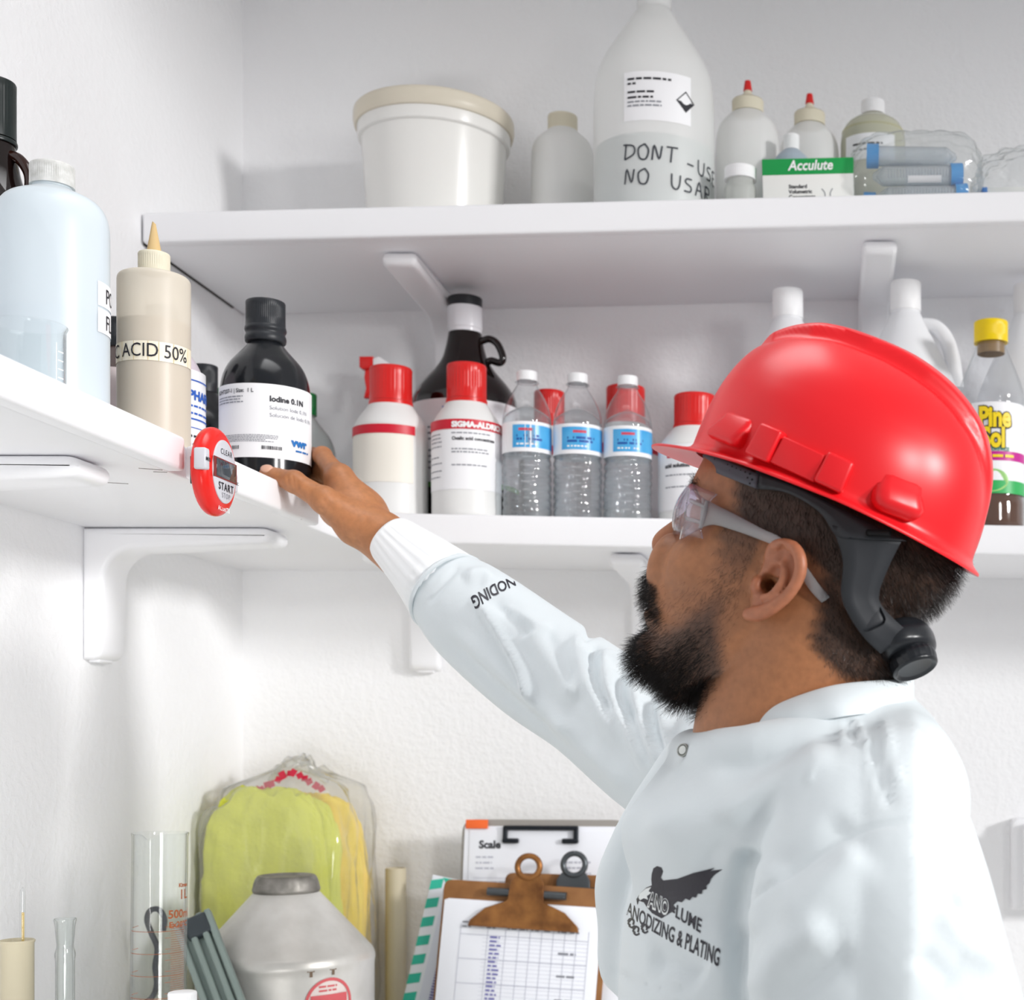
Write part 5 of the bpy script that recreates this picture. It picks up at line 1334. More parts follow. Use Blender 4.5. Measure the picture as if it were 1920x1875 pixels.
def path_text(body, size, pts, up, bold=0.0, sx=1.0, start=0.0, shear=0.0):
    me = text_mesh(body, 1.0, bold=bold, sx=sx, shear=shear); q = [np.array(p, float) for p in spline(pts, 8)]
    s_ = np.concatenate([[0], np.cumsum([np.linalg.norm(b_-a_) for a_, b_ in zip(q, q[1:])])]); X = np.array([p[0] for p in q]); Y = np.array([p[1] for p in q])
    xs = [v.co.x for v in me.vertices]; x0, x1 = min(xs), max(xs)
    for v in me.vertices:
        t = start+(v.co.x-x0)/(x1-x0)*(s_[-1]-start); sz = np.interp(t, [0, s_[-1]], size) if isinstance(size, tuple) else size
        v.co = (np.interp(t, s_, X)+up[0]*v.co.y*sz, np.interp(t, s_, Y)+up[1]*v.co.y*sz, 0)
    return me
M_print = mat('navy_black_print', '26242e', 0.45)
drape(path_text('ANODIZING & PLATING', (34, 46), [(1174, 1714), (1215, 1741), (1262, 1768), (1300, 1787), (1347, 1812)], (0.13, -1), bold=0.018), T_coat, 'lettering', M_print, coat)
drape(path_text('-LUME', (33, 36), [(1259, 1715), (1284, 1731), (1313, 1749)], (0.13, -1), bold=0.014), T_coat, 'lettering', M_print, coat)
eagle = [(1225, 1628), (1232, 1624), (1240, 1627), (1243, 1634), (1239, 1646), (1243, 1651), (1270, 1648), (1300, 1637), (1322, 1632), (1340, 1627), (1332, 1633), (1355, 1630), (1340, 1640), (1333, 1648), (1330, 1656), (1324, 1661), (1325, 1667), (1317, 1669), (1316, 1676), (1308, 1676), (1305, 1683), (1298, 1682), (1293, 1688), (1285, 1685), (1278, 1692), (1270, 1690), (1262, 1697), (1268, 1704), (1256, 1712), (1240, 1722), (1222, 1712), (1212, 1700), (1207, 1692), (1198, 1689), (1195, 1697), (1193, 1686), (1200, 1675), (1212, 1664), (1222, 1660), (1221, 1648), (1222, 1638)]
drape(mesh([(x_, y_, 0) for x_, y_ in eagle], [tuple(range(len(eagle)))]), T_coat, 'eagle_emblem', M_print, coat)
head_e = [(1199, 1676), (1211, 1666), (1221, 1663), (1216, 1671), (1221, 1674), (1213, 1680), (1215, 1687), (1207, 1684), (1200, 1688), (1197, 1683)]
M_pw = mat('print_white', 'e6eaea', 0.6)
drape(mesh([(x_, y_, 0) for x_, y_ in head_e], [tuple(range(len(head_e)))]), T_coat, 'eagle_head', M_pw, coat, lift=0.0012)
drape(path_text('ANO', (38, 36), [(1213, 1698), (1232, 1706), (1252, 1716)], (0.13, -1), bold=0.075), T_coat, 'lettering_edge', M_pw, coat, lift=0.0012)
drape(path_text('ANO', (38, 36), [(1215, 1698), (1233, 1705), (1250, 1714)], (0.13, -1), bold=0.004), T_coat, 'lettering', M_print, coat, lift=0.0017)
for cx_, cy_ in ((1183, 1732), (1192, 1746), (1208, 1742)):
    st = strokes([[(cx_-6, cy_-4), (cx_-2, cy_-9), (cx_+5, cy_-6), (cx_+4, cy_+2)], [(cx_-4, cy_+3), (cx_+1, cy_+7), (cx_+7, cy_+4)], [(cx_, cy_-8), (cx_-5, cy_-1), (cx_-1, cy_+3)]], 3.6)
    drape(st, T_coat, 'talon', M_print, coat)
drape(path_text('NODING', (24, 36), [(962, 1082), (938, 1090), (912, 1102), (882, 1120)], (0.36, 0.93), bold=0.02), T_slv, 'lettering', M_print, coat)
# snap button
sn = T_coat.ray_cast(Vector(EYE), Vector(((1285-PX)/FPX, 1, (PY-1408)/FPX)).normalized())
M_steel = mat('snap_metal', '9a9c98', 0.3, metal=0.8)
so = obj('snap_button', lathe([(0, 0.0010), (0.0035, 0.0012), (0.0039, 0.0006), (0.0044, 0.0014), (0.0053, 0.0014, 0.0004), (0.0056, 0), (0, 0)], 32), M_steel, coat)
so.location = sn[0]+sn[1]*0.0018; so.rotation_euler = (sn[1]*0.6+Vector((0.1, -0.4, 0.0))).to_track_quat('Z', 'Y').to_euler()
obj('snap_centre', lathe([(0, 0.0016), (0.0034, 0.0014), (0.0037, 0.0008)], 24), mat('snap_white', 'dfe2de', 0.4), so)

# trousers and shoes, below the frame
LG = Field((-0.25, 1.0, 0.06), (0.2, 1.5, 0.95), 0.008)
for dz in (-0.095, 0.095):
    LG.chain([(-0.02, 1.25+dz, 0.92), (-0.03, 1.25+dz, 0.5), (-0.01, 1.25+dz, 0.09)], [0.095, 0.075, 0.062], 0.02)
LV, LQ = LG.surface(2)
if (normals(LV, LQ)*(LV-LV.mean(0))).sum() < 0: LQ = LQ[:, ::-1]
obj('trousers', np_mesh(LV, LQ), mat('navy_trousers', '2c3442', 0.8), person, PO)
for dz in (-0.095, 0.095):
    SF = Field((-0.26, 1.17+dz, -0.005), (0.12, 1.33+dz, 0.14), 0.006)
    SF.chain([(0.03, 1.25+dz, 0.045), (-0.07, 1.25+dz, 0.042), (-0.17, 1.25+dz, 0.036)], [0.045, 0.047, 0.034], 0.02); SF.cap((0.0, 1.25+dz, 0.05), (-0.01, 1.25+dz, 0.12), 0.045, 0.05, 0.02)
    SF.d = np.maximum(SF.d, (0.0005-SF.ax[2])[None, None, :])
    FV, FQ = SF.surface(1)
    if (normals(FV, FQ)*(FV-FV.mean(0))).sum() < 0: FQ = FQ[:, ::-1]
    FV[:, 2] = np.maximum(FV[:, 2], 0.0008)
    obj('shoe', np_mesh(FV, FQ), mat('black_shoe', '1b1b1d', 0.5), person, PO)
# ------------------------------------------------------------------ red hard hat (head frame, millimetres)
M_hat = mat('red_helmet_plastic', 'dc1a22', 0.33, spec=0.5, bump=(7, 0.05, 3, 0.003))
hat = thing('hard_hat', 'glossy red hard hat with ridged crown worn by the man', 'hard hat', (0, 0, 0))
hat.matrix_world = HM @ Matrix.Diagonal((0.001, 0.001, 0.001, 1)).to_4x4() if False else HM
HO = 0.001
tilt = math.atan2(17, 288)
def hat_pt(a, l, h):        # hat coordinates -> head frame (metres)
    h = h+8.5*min(1, (l/112)**2)*max(0, 1-h/75)          # the brim arches up at the sides
    f = 2+a*math.cos(tilt)-h*math.sin(tilt); u = 65.5+a*math.sin(tilt)+h*math.cos(tilt)
    return (f*HO, l*HO, u*HO)
def dome(n_th=224, n_ph=64, off=0.0):
    v, f = [], []
    for j in range(n_ph+1):
        ph = (j/n_ph)**0.9*PI/2
        for k in range(n_th):
            th = 2*PI*k/n_th; c, s = math.cos(th), math.sin(th)
            A_ = 113 if c > 0 else 129; nf = 2.4 if c > 0 else 2.75; nn = nf*c*c+2.4*s*s
            # superellipsoid: plan ellipse (A_, 106), profile exponent nn
            q = math.sin(ph)**(2/nn) if ph > 0 else 0; hz = max(math.cos(ph), 0)**(2/nn)
            a = c*A_*q; l = s*107*q; h = 12+122*hz
            cen = 14*hz*hz
            a += cen
            # crest: raised band along the crown, tapering to a point at the back
            t = a
            wv = interp(t, [(-134, 0.5), (-116, 10), (-90, 24), (-50, 36), (0, 43), (45, 44), (75, 36), (94, 12)])
            ed = 6.0
            up = 1/(1+math.exp(-(wv-abs(l))/1.0)) if wv > 0.6 else 0
            amp = interp(t, [(-130, 1), (-95, 6), (-30, 8.5), (40, 8), (80, 4), (95, 0)])*min(1, hz*2.2)
            g = math.exp(-((abs(l)-wv-7)/5)**2)*0.35
            n3 = Vector((a/A_**2, l/107**2, (h-12)/122**2)).normalized()
            dd = amp*(up-g)+off
            v.append((a+n3.x*dd, l+n3.y*dd, h+n3.z*dd))
    for j in range(n_ph):
        for k in range(n_th):
            k2 = (k+1) % n_th; q = (j*n_th+k, (j+1)*n_th+k, (j+1)*n_th+k2, j*n_th+k2); f.append(q)
    return v, f, n_th
v, f, nth = dome(); vb = len(v)-nth
# brim: from the dome's foot outwards and slightly down, peak in front, then a rolled edge and the underside
def rim(k, ext, h): 
    th = 2*PI*k/nth; c, s = math.cos(th), math.sin(th)
    A_ = 113 if c > 0 else 129
    pk = max(c, 0)**2.2
    o = 11+24*pk-1.5*max(-c, 0)
    return ((A_+o*ext)*c, (107+10.5*ext+2*pk*ext)*s, h)
prof = [(0.06, 8.5), (0.25, 5.5), (0.6, 3.0), (0.95, 0.9), (1.0, -0.3), (0.985, -1.6), (0.94, -1.4), (0.6, 0.4), (0.2, 3.2), (-0.15, 7)]
for e_, h_ in prof:
    for k in range(nth): v.append(rim(k, e_, h_))
for j in range(len(prof)):
    o0 = vb+j*nth; o1 = vb+(j+1)*nth
    for k in range(nth):
        k2 = (k+1) % nth; f.append((o0+k, o1+k, o1+k2, o0+k2))
iv, if_, _ = dome(224, 64, -3.2); o0 = len(v); v += [(a*0.985, l*0.985, h-2.5) for a, l, h in iv]
f += [tuple(o0+i for i in q[::-1]) for q in if_]
o1 = vb+len(prof)*nth; o2 = o0+64*nth
for k in range(nth):
    k2 = (k+1) % nth; f.append((o1+k, o2+k, o2+k2, o1+k2))
me = mesh([hat_pt(*p) for p in v], f, 40)
bm = bmesh.new(); bm.from_mesh(me); bmesh.ops.remove_doubles(bm, verts=bm.verts[:], dist=1e-6); bm.to_mesh(me); bm.free()
me.polygons.foreach_set('use_smooth', [True]*len(me.polygons)); me.set_sharp_from_angle(angle=math.radians(45))
shell = obj('shell', me, M_hat, hat)
# accessory lugs along the near edge, mirrored on the far side
def hat_frame(p0, p1, out):
    """axes from two head-frame points along the rim"""
    x_ = (Vector(p1)-Vector(p0)).normalized(); o_ = Vector(out); o_ = (o_-x_*o_.dot(x_)).normalized(); z_ = x_.cross(o_)
    if z_.z < 0: z_ = -z_; 
    return Matrix(((x_.x, o_.x, z_.x, 0), (x_.y, o_.y, z_.y, 0), (x_.z, o_.z, z_.z, 0), (0, 0, 0, 1)))
def on_dome(px, py, out=0.0):
    """head-frame point (mm) on the near side of the dome that the photograph shows at (px, py)"""
    lo, hi = 20.0, 135.0
    for _ in range(30):
        m = (lo+hi)/2; p = HP(px, py, m); a = p[0]-2+(p[2]-65)*0.06; A_ = 113 if a > 0 else 129
        if (a/(A_+out))**2+(m/(107+out))**2 > 1: hi = m
        else: lo = m
    return p
def lug(name, px0, py0, px1, py1, hgt, out, thick, bev, skew=0.0):
    """block whose lower edge runs from pixel 0 to pixel 1 along the brim, on both sides of the hat"""
    q0, q1 = on_dome(px0, py0, out), on_dome(px1, py1, out)
    for s_ in (1, -1):
        a_, b_ = (Vector((p[0], p[1]*s_, p[2]))*HO for p in (q0, q1))
        c_ = (a_+b_)/2; A_ = 0.113 if c_.x > 0 else 0.129
        Mx = hat_frame(a_, b_, (c_.x/A_**2, c_.y/0.107**2, 0)); L_ = (b_-a_).length
        bx = box(L_, thick, hgt, bev, 3)
        for vv in bx.vertices:
            if vv.co.z > hgt*0.5: vv.co.y -= skew*thick; vv.co.x *= 0.94
        Mx.translation = c_
        obj(name, moved(bx, Mx), M_hat, hat)
lug('front_lug', 1333, 822, 1386, 843, 0.024, 3, 0.018, 0.0055, 0.5)
lug('slot_block', 1404, 853, 1446, 871, 0.025, 4, 0.016, 0.0022, 0.2)
lug('slot_rail', 1446, 868, 1528, 906, 0.021, 3.5, 0.010, 0.0012, 0.1)
lug('slot_block', 1526, 903, 1578, 927, 0.024, 4, 0.017, 0.0024, 0.2)
lug('rear_lug', 1626, 950, 1722, 986, 0.032, 3, 0.022, 0.011, 0.45)

# suspension inside: brow pad, band, nape strap, ratchet
M_susp = mat('charcoal_suspension', '26282c', 0.55, bump=(300, 0.1, 2, 0.0006)); M_pad = mat('grey_brow_pad', '55575f', 0.8)
def strip(topc, botc, m, name, par, th=0.0022, n=6):
    a_ = spline([HP(*q)*HO for q in topc], n); b_ = spline([HP(*q)*HO for q in botc], n)
    rows = [[Vector(p*(1-t)+q*t) for p, q in zip(a_, b_)] for t in (0, 0.33, 0.67, 1)]
    o = obj(name, loft(rows, False, 180), m, par); md = o.modifiers.new('thick', 'SOLIDIFY'); md.thickness = th; md.offset = 0
    return o
pad = strip([(1322, 852, 18), (1330, 852, 46), (1358, 862, 66), (1392, 876, 76), (1424, 890, 81)], [(1325, 878, 18), (1328, 878, 46), (1352, 890, 66), (1384, 903, 76), (1420, 917, 81)], M_pad, 'brow_pad', hat, 0.004)
for i in range(9):
    for j in range(3):
        t = (i+0.5+0.5*(j % 2))/9.5; x_ = 1336+78*t; y_ = 868+33*t+(j-1)*9; la_ = interp(t, [(0, 55), (0.4, 70), (1, 80)])
        d_ = obj('pad_hole', moved(lathe([(0, 0.0004), (0.0007, 0.0003), (0.0008, 0)], 8), Matrix.Rotation(-PI/2, 4, 'X')), mat('pad_hole', '1c1c20', 0.9), pad)
        d_.location = Vector(HP(x_, y_, la_+3.2))*HO; d_.rotation_euler = (0.0, 0, -0.5*(1-t))
strip([(1418, 882, 80.5), (1500, 915, 85), (1580, 955, 86), (1650, 990, 84), (1700, 1015, 80)], [(1420, 916, 81.5), (1478, 925, 84.5), (1536, 960, 87), (1568, 1005, 88), (1600, 1010, 87)], M_susp, 'head_band', hat)
strip([(1560, 985, 88), (1580, 1050, 88), (1577, 1110, 86), (1590, 1150, 82), (1620, 1195, 70), (1650, 1225, 52)], [(1690, 1015, 80), (1665, 1065, 76), (1648, 1110, 72), (1652, 1135, 66), (1680, 1165, 52), (1705, 1185, 36)], M_susp, 'nape_strap', hat)
sl = obj('strap_slot', moved(box(0.019, 0.002, 0.005, 0.002, 3), Matrix.Translation(Vector(HP(1647, 1006, 87))*HO) @ Matrix.Rotation(0.28, 4, 'Y')), mat('slot_dark', '0c0c0e', 0.8), hat)
tb_ = obj('strap_tab', moved(box(0.020, 0.004, 0.016, 0.0045, 3), Matrix.Translation(Vector(HP(1642, 1178, 68))*HO) @ Matrix.Rotation(0.8, 4, 'Y') @ Matrix.Rotation(0.3, 4, 'Z')), M_susp, hat)
kb = Vector(HP(1700, 1212, 22))*HO; axk = Vector((-0.66, 0.30, -0.69)).normalized()
MK = axk.to_track_quat('Z', 'Y').to_matrix().to_4x4(); MK.translation = kb
M_knob = mat('black_ratchet', '1d1f23', 0.28)
rc = obj('ratchet_housing', moved(lathe([(0, -0.018), (0.019, -0.017, 0.006), (0.0235, -0.006, 0.008), (0.0215, 0.006, 0.003), (0.016, 0.009), (0, 0.009)], 48), MK @ Matrix.Diagonal((1.25, 0.95, 1, 1))), M_knob, hat)
obj('ratchet_knob', moved(lathe([(0, 0.007), (0.0165, 0.007), (0.0185, 0.0085, 0.002), (0.0198, 0.013, 0.003), (0.0185, 0.0205, 0.003), (0.0165, 0.0215), (0.014, 0.0195, 0.001), (0, 0.019)], 72, 40, (24, 0.0007, 0.009, 0.019)), MK), M_knob, hat)
obj('ratchet_band', moved(box(0.030, 0.0022, 0.062, 0.001, at=(0, 0, -0.031)), Matrix.Translation(kb+Vector((0.016, -0.012, 0.004))) @ Matrix.Rotation(1.2, 4, 'Z') @ Matrix.Rotation(1.1, 4, 'X')), M_susp, hat)

# ------------------------------------------------------------------ safety glasses
M_lens = film('polycarbonate', 'fbf9fc', 'cfc8d8', 0.03, 1.3, power=1.6, milk=0.03); M_temple = film('clear_temple', 'd6d2d6', '9a969e', 0.1, 1.5, power=2, milk=0.22)
gl = thing('safety_glasses', 'clear wraparound safety glasses with grey see-through temples on the man', 'safety glasses', (0, 0, 0))
gl.matrix_world = HM
fr = [(-73, 68), (-65, 85), (-52, 97), (-36, 105), (-16, 110), (0, 111), (16, 110), (36, 105), (52, 97), (65, 85), (73, 68)]
rows = []
for j in range(9):
    t = j/8; u0 = 12+42*t
    q = spline([(f_-6*(2*t-1)**2, l_, u0+(9*(1-abs(l_)/22)*(1-t) if abs(l_) < 22 else 0)+(abs(l_)/72)**4*6*(0.5-t)) for l_, f_ in fr], 5)
    rows.append([Vector(p)*HO for p in q])
o = obj('lens', loft(rows, False, 180), M_lens, gl); md = o.modifiers.new('thick', 'SOLIDIFY'); md.thickness = 0.0022; md.offset = 0
for s_ in (1, -1):
    m_ = np.array([1, s_, 1])
    up_ = [HP(*q)*m_*HO for q in ((1318, 934, 74), (1345, 948, 76), (1385, 968, 78.5), (1430, 992, 82), (1466, 1010, 82.5), (1503, 1050, 80), (1533, 1092, 77), (1556, 1120, 74))]
    lo_ = [HP(*q)*m_*HO for q in ((1312, 990, 74), (1338, 984, 76), (1375, 994, 78.5), (1420, 1010, 82), (1455, 1026, 82.5), (1490, 1060, 80), (1516, 1102, 77), (1541, 1130, 74))]
    a_ = spline(up_, 5); b_ = spline(lo_, 5)
    tp_ = obj('temple', loft([[Vector(p*(1-t)+q*t) for p, q in zip(a_, b_)] for t in (0, 0.5, 1)], False, 180), M_temple, gl)
    md = tp_.modifiers.new('thick', 'SOLIDIFY'); md.thickness = 0.0024; md.offset = 0
    obj('temple_hole', moved(lathe([(0.0014, -0.0016), (0.0022, -0.0016), (0.0022, 0.0016), (0.0014, 0.0016), (0.0014, -0.0016)], 16), Matrix.Translation(HP(1543, 1118, 74.5)*m_*HO) @ Matrix.Rotation(PI/2, 4, 'X')), M_temple, tp_)
    sa = [HP(1294, 916, 64)*m_*HO, HP(1308, 926, 71)*m_*HO, HP(1324, 938, 74.5)*m_*HO]; sb = [HP(1276, 1012, 64)*m_*HO, HP(1296, 1000, 71)*m_*HO, HP(1316, 990, 74.5)*m_*HO]
    sd_ = obj('side_shield', loft([[Vector(p*(1-t)+q*t) for p, q in zip(spline(sa, 4), spline(sb, 4))] for t in (0, 0.5, 1)], False, 180), M_lens, gl)
    md = sd_.modifiers.new('thick', 'SOLIDIFY'); md.thickness = 0.002; md.offset = 0
    obj('hinge_bar', tube([HP(*q)*m_*HO for q in ((1326, 940, 76), (1320, 965, 76.5), (1313, 990, 76))], [0.0016, 0.002, 0.0016], 8, 4), M_temple, gl)
    for (xa, ya, xb, yb_) in ((1294, 938, 1322, 950), (1287, 972, 1316, 980)):
        obj('side_rib', tube([HP(xa, ya, 70)*m_*HO, HP(xb, yb_, 76)*m_*HO], 0.0016, 8, 2, smooth=False), M_temple, gl)
# ------------------------------------------------------------------ red kitchen timer on the shelf edge
MT = Matrix(((0, 0, 1, 0), (1, 0, 0, 0), (0, 1, 0, 0), (0, 0, 0, 1)))        # local x -> depth, y -> up, z -> into the room
TC = (-0.583, 1.375, ZC+0.2425)
M_tred = mat('timer_red', 'dd1f18', 0.25); M_tgrey = mat('timer_grey', 'c9c9cf', 0.35)
tm_ = thing('timer', 'round red kitchen timer stuck to the shelf edge, START and CLEAR buttons', 'timer', TC)
def tl_(name, me, m, par, sx=0.0365, sy=0.0415): return obj(name, moved(me, MT @ Matrix.Diagonal((sx/0.04, sy/0.04, 1, 1))), m, par)
tl_('case', lathe([(0, 0), (0.036, 0, 0.003), (0.0398, 0.005, 0.003), (0.0402, 0.011, 0.003), (0.036, 0.0165, 0.004), (0.0295, 0.0178), (0, 0.0178)], 64), M_tred, tm_)
tl_('face_plate', lathe([(0.0285, 0.0176), (0.0285, 0.0188, 0.0006), (0.027, 0.0193), (0, 0.0193)], 64), M_tgrey, tm_)
def tbox(name, x, y, w_, h_, z, d, m, bev=0.0008, par=tm_, rot=0.0):
    return obj(name, moved(box(w_, h_, d, bev, 2), MT @ Matrix.Translation((x, y, z)) @ Matrix.Rotation(rot, 4, 'Z')), m, par)
scr = tbox('display_frame', 0.000, 0.0015, 0.0515, 0.019, 0.0188, 0.001, mat('timer_seam', '7a201c', 0.4), 0.0004)
tbox('display', 0.001, 0.0015, 0.044, 0.0165, 0.0195, 0.0006, mat('lcd_dark', '343a40', 0.05, spec=0.8), 0.0002, scr)
tbox('minute_button', -0.0345, 0.006, 0.010, 0.020, 0.006, 0.0115, M_tgrey, 0.002)
tbox('second_button', 0.0385, -0.004, 0.008, 0.018, 0.004, 0.0105, M_tgrey, 0.002)
tbox('magnet', 0, 0, 0.026, 0.026, -0.0085, 0.009, mat('magnet_black', '2b2b2d', 0.5), 0.001)
def ttxt(s_, size, x, y, z, m, bold=0.0002, spacing=1.15, sx=1.0):
    me = text_mesh(s_, size, 'CENTER', bold, 0, sx, spacing); me.transform(MT @ Matrix.Translation((x, y, z))); obj('lettering', me, m, tm_)
ttxt('CLEAR', 0.0075, 0.002, 0.0155, 0.0197, M_ink, 0, 1.25); ttxt('START', 0.0100, 0.001, -0.0180, 0.0197, M_ink, 0.0002, 1.2); ttxt('STOP', 0.0070, 0.001, -0.0250, 0.0197, M_ink_g, 0, 1.2)
ttxt('MIN', 0.0052, -0.0340, 0.004, 0.0179, M_ink, 0.0001); ttxt('SEC', 0.0042, 0.0385, -0.006, 0.0149, M_ink, 0.0001)
ttxt('ACURITE', 0.0058, 0.002, -0.0366, 0.0172, M_wi, 0.0001)

# ------------------------------------------------------------------ things on the counter
def on_ct(px, Z): return ((px-PX)/FPX*Z, Z, CT+0.0006)
def top_of(py, Z): return ZC+(PY-py)/FPX*Z-CT
Z = 1.45; L = on_ct(32, Z); h = top_of(1763, Z)
t = thing('cylinder_tube', 'yellowish frosted plastic tube holding a thermometer, in the bottom left corner', 'tube', L)
M_frost = hdpe('frosted_yellow', 'd8d0b8', 0.30, 0.3, 0.7)
r = 0.0152
obj('tube', lathe([(0, 0), (0.019, 0, 0.002), (0.019, 0.006, 0.002), (r, 0.012, 0.004), (r, h-0.004), (r+0.0012, h-0.001, 0.0008), (r, h), (r-0.0012, h-0.002), (r-0.0012, 0.014), (0, 0.014)], 40), M_frost, t)
hh = top_of(1664, Z)
t = thing('thermometer', 'glass thermometer standing upright in the yellowish tube', 'thermometer', (L[0]+0.0055, L[1], L[2]+0.0146), (0, 0.0, 0))
obj('glass', lathe([(0, 0), (0.0022, 0.002, 0.001), (0.0024, 0.01), (0.0024, hh-0.0176, 0.002), (0, hh-0.015)], 20), M_glass, t)
obj('scale_strip', moved(box(0.0026, 0.0004, hh-0.06, 0), Matrix.Translation((0, 0.0006, 0.02))), mat('thermometer_back', 'c2a869', 0.5), t)
obj('scale_marks', moved(bars([(-0.0012, 0.0012, 0.12+0.004*k, 0.0006) for k in range(40)]), Matrix.Translation((0, 0.0002, 0)) @ Matrix.Rotation(PI/2, 4, 'X')), M_ink, t)
Z = 1.47; L = on_ct(122, Z); h = top_of(1723, Z); r = 0.0088
t = thing('glass_tube', 'clear glass tube with flared ground neck at the bottom left', 'tube', L)
obj('glass', lathe([(0, 0), (0.018, 0, 0.002), (0.018, 0.004, 0.001), (r, 0.014, 0.006), (r, h-0.042, 0.003), (r+0.001, h-0.036, 0.003), (r-0.0012, h-0.028, 0.003), (r+0.0005, h-0.007, 0.002), (r+0.0018, h-0.001, 0.0008), (r+0.0012, h), (r-0.001, h-0.003), (r-0.002, h-0.03), (r-0.0015, h-0.05), (r-0.0015, 0.016), (0, 0.016)], 36), film('tube_glass', 'f4f6f5', '8a9292', 0.03, 1.2, milk=0.10, power=2), t)
Z = 1.60; L = on_ct(292, Z); h = top_of(1562, Z); r = 0.0282
t = thing('graduated_cylinder', 'tall clear glass graduated cylinder with orange-brown 500 ml scale', 'cylinder', L, (0, 0.012, 0)); a = fa(L)
gm = lathe([(0, 0.0), (0.045, 0.0, 0.002), (0.045, 0.006, 0.002), (0.02, 0.014, 0.006), (r, 0.022, 0.006), (r, h-0.004), (r+0.0008, h-0.0012, 0.0008), (r+0.0004, h), (r-0.0016, h-0.0022), (r-0.0018, 0.026, 0.004), (0, 0.025)], 72)
for v in gm.vertices:
    if v.co.z > h-0.016:
        an = math.atan2(v.co.y, v.co.x)-(a-0.35); an = math.atan2(math.sin(an), math.cos(an)); f_ = math.exp(-(an/0.22)**2)*sstep(h-0.016, h-0.002, v.co.z)
        v.co.x += math.cos(a-0.35)*0.007*f_; v.co.y += math.sin(a-0.35)*0.007*f_; v.co.z -= 0.004*f_
obj('glass', gm, M_glass, t)
M_or = mat('orange_print', 'a5562a', 0.5)
def gp(me, ang, z): obj('graduation' if not ang else 'lettering', wrap(me, r+0.0005, a+ang, z), M_or, t)
for k in range(5):
    zz = h-0.105-0.024*k
    if zz > 0.03:
        obj('graduation_ring', wrap(bars([(-0.036, 0.030, 0, 0.0006)]), r+0.0005, a, zz), M_or, t)
        obj('graduation_ring', wrap(moved(bars([(0, 0.011, 0, 0.0005)]), Matrix.Rotation(0.28, 4, 'Z')), r+0.0005, a-1.15, zz+0.0035), M_or, t)
obj('graduation', wrap(bars([(0.012 if k % 5 else 0.006, 0.030, h-0.19-0.0024*k+0.09, 0.0005) for k in range(40)]), r+0.0005, a, 0), M_or, t)
for s_, sz, dx, z in (('Kimax', 0.0058, 0.72, h-0.058), ('1L', 0.0145, 0.74, h-0.071), ('500ml', 0.0125, 0.30, h-0.091), ('Ex20\u00b0C', 0.0085, 0.34, h-0.101)):
    gp(text_mesh(s_, sz, bold=0.0003), dx, z)
Z = 1.42; L = on_ct(342, Z); h = top_of(1860, Z)
t = thing('plastic_bottle', 'bottle whose white cap just shows at the bottom edge before the graduated cylinder', 'bottle', L)
obj('body', lathe([(0, 0), (0.03, 0, 0.004), (0.03, h-0.075, 0.02), (0.012, h-0.03, 0.005), (0.012, h-0.01), (0, h-0.01)], 40), H_clear, t)
cap(t, 0.0132, h-0.026, h, M_cap_w, 40)

# grey-green plastic channel leaning on the wall, black cord
p0, p1 = Vector(P(361, 1722, 1.78)), Vector(P(462, 1990, 1.69))
t = thing('plastic_channel', 'grey-green ribbed plastic channel leaning in the corner behind the cylinder', 'channel', p1)
ax_ = (p0-p1).normalized(); zc_ = Vector((0.25, -1, 0.1)); zc_ = (zc_-ax_*zc_.dot(ax_)).normalized(); xx_ = ax_.cross(zc_)
MC = Matrix(((xx_.x, zc_.x, ax_.x, 0), (xx_.y, zc_.y, ax_.y, 0), (xx_.z, zc_.z, ax_.z, 0), (0, 0, 0, 1)))
M_gg = mat('grey_green_plastic', '8f9e98', 0.4); ln_ = (p0-p1).length
obj('back', moved(box(0.046, 0.008, ln_, 0.003), MC), M_gg, t)
for x_ in (-0.018, -0.004, 0.010, 0.020): obj('rib', moved(box(0.0075, 0.010, ln_*0.985, 0.002, at=(x_, 0.008, 0)), MC), M_gg, t)
obj('end_clip', moved(box(0.030, 0.012, 0.03, 0.005, 3, at=(0.004, 0.0085, ln_-0.034)), MC), mat('dark_clip', '3a4247', 0.4), t)
cd = obj('cord', tube([P(*q) for q in ((306, 1745, 1.78), (308, 1722, 1.78), (297, 1705, 1.78), (281, 1708, 1.78), (276, 1726, 1.78), (284, 1750, 1.78), (295, 1778, 1.78), (291, 1812, 1.78), (294, 1846, 1.78), (283, 1872, 1.77), (248, 1900, 1.76), (240, 1960, 1.75), (260, 2040, 1.75))], 0.0034, 10, 6), mat('black_rubber', '26272c', 0.5))
cd['label'] = 'looped black rubber cord seen through the graduated cylinder'; cd['category'] = 'cord'

# bag of yellow cloths
Z = 2.06; L = on_ct(527, Z)
t = thing('cloth_bundle', 'bundle of folded yellow cloths inside a clear bag behind the metal can', 'cloths', (L[0], 2.085, CT+0.003))
hy = top_of(1490, 2.0)
def folded(sx, sy, sz, seed): 
    me = crumple(sx, sy, sz, seed, amp=0.22, top=0.0); ph = seed*1.7
    for v in me.vertices:                               # creases of the folded cloth
        x_, z_ = v.co.x, v.co.z
        w1 = math.sin(z_*70+x_*22+ph+1.5*math.sin(x_*30+ph)); w2 = math.sin(x_*55-z_*18+ph*2)
        v.co.y += (0.0035*(1-abs(w1))**2+0.0025*(1-abs(w2))**3)*(1 if v.co.y > 0 else -1)
    return me
M_yel = mat('yellow_cloth', 'e0e352', 0.85, var=(9, 'd2d640', 0.3), bump=(22, 0.8, 4, 0.009)); M_yel2 = mat('orange_yellow_cloth', 'f5d636', 0.85, bump=(22, 0.8, 4, 0.009))
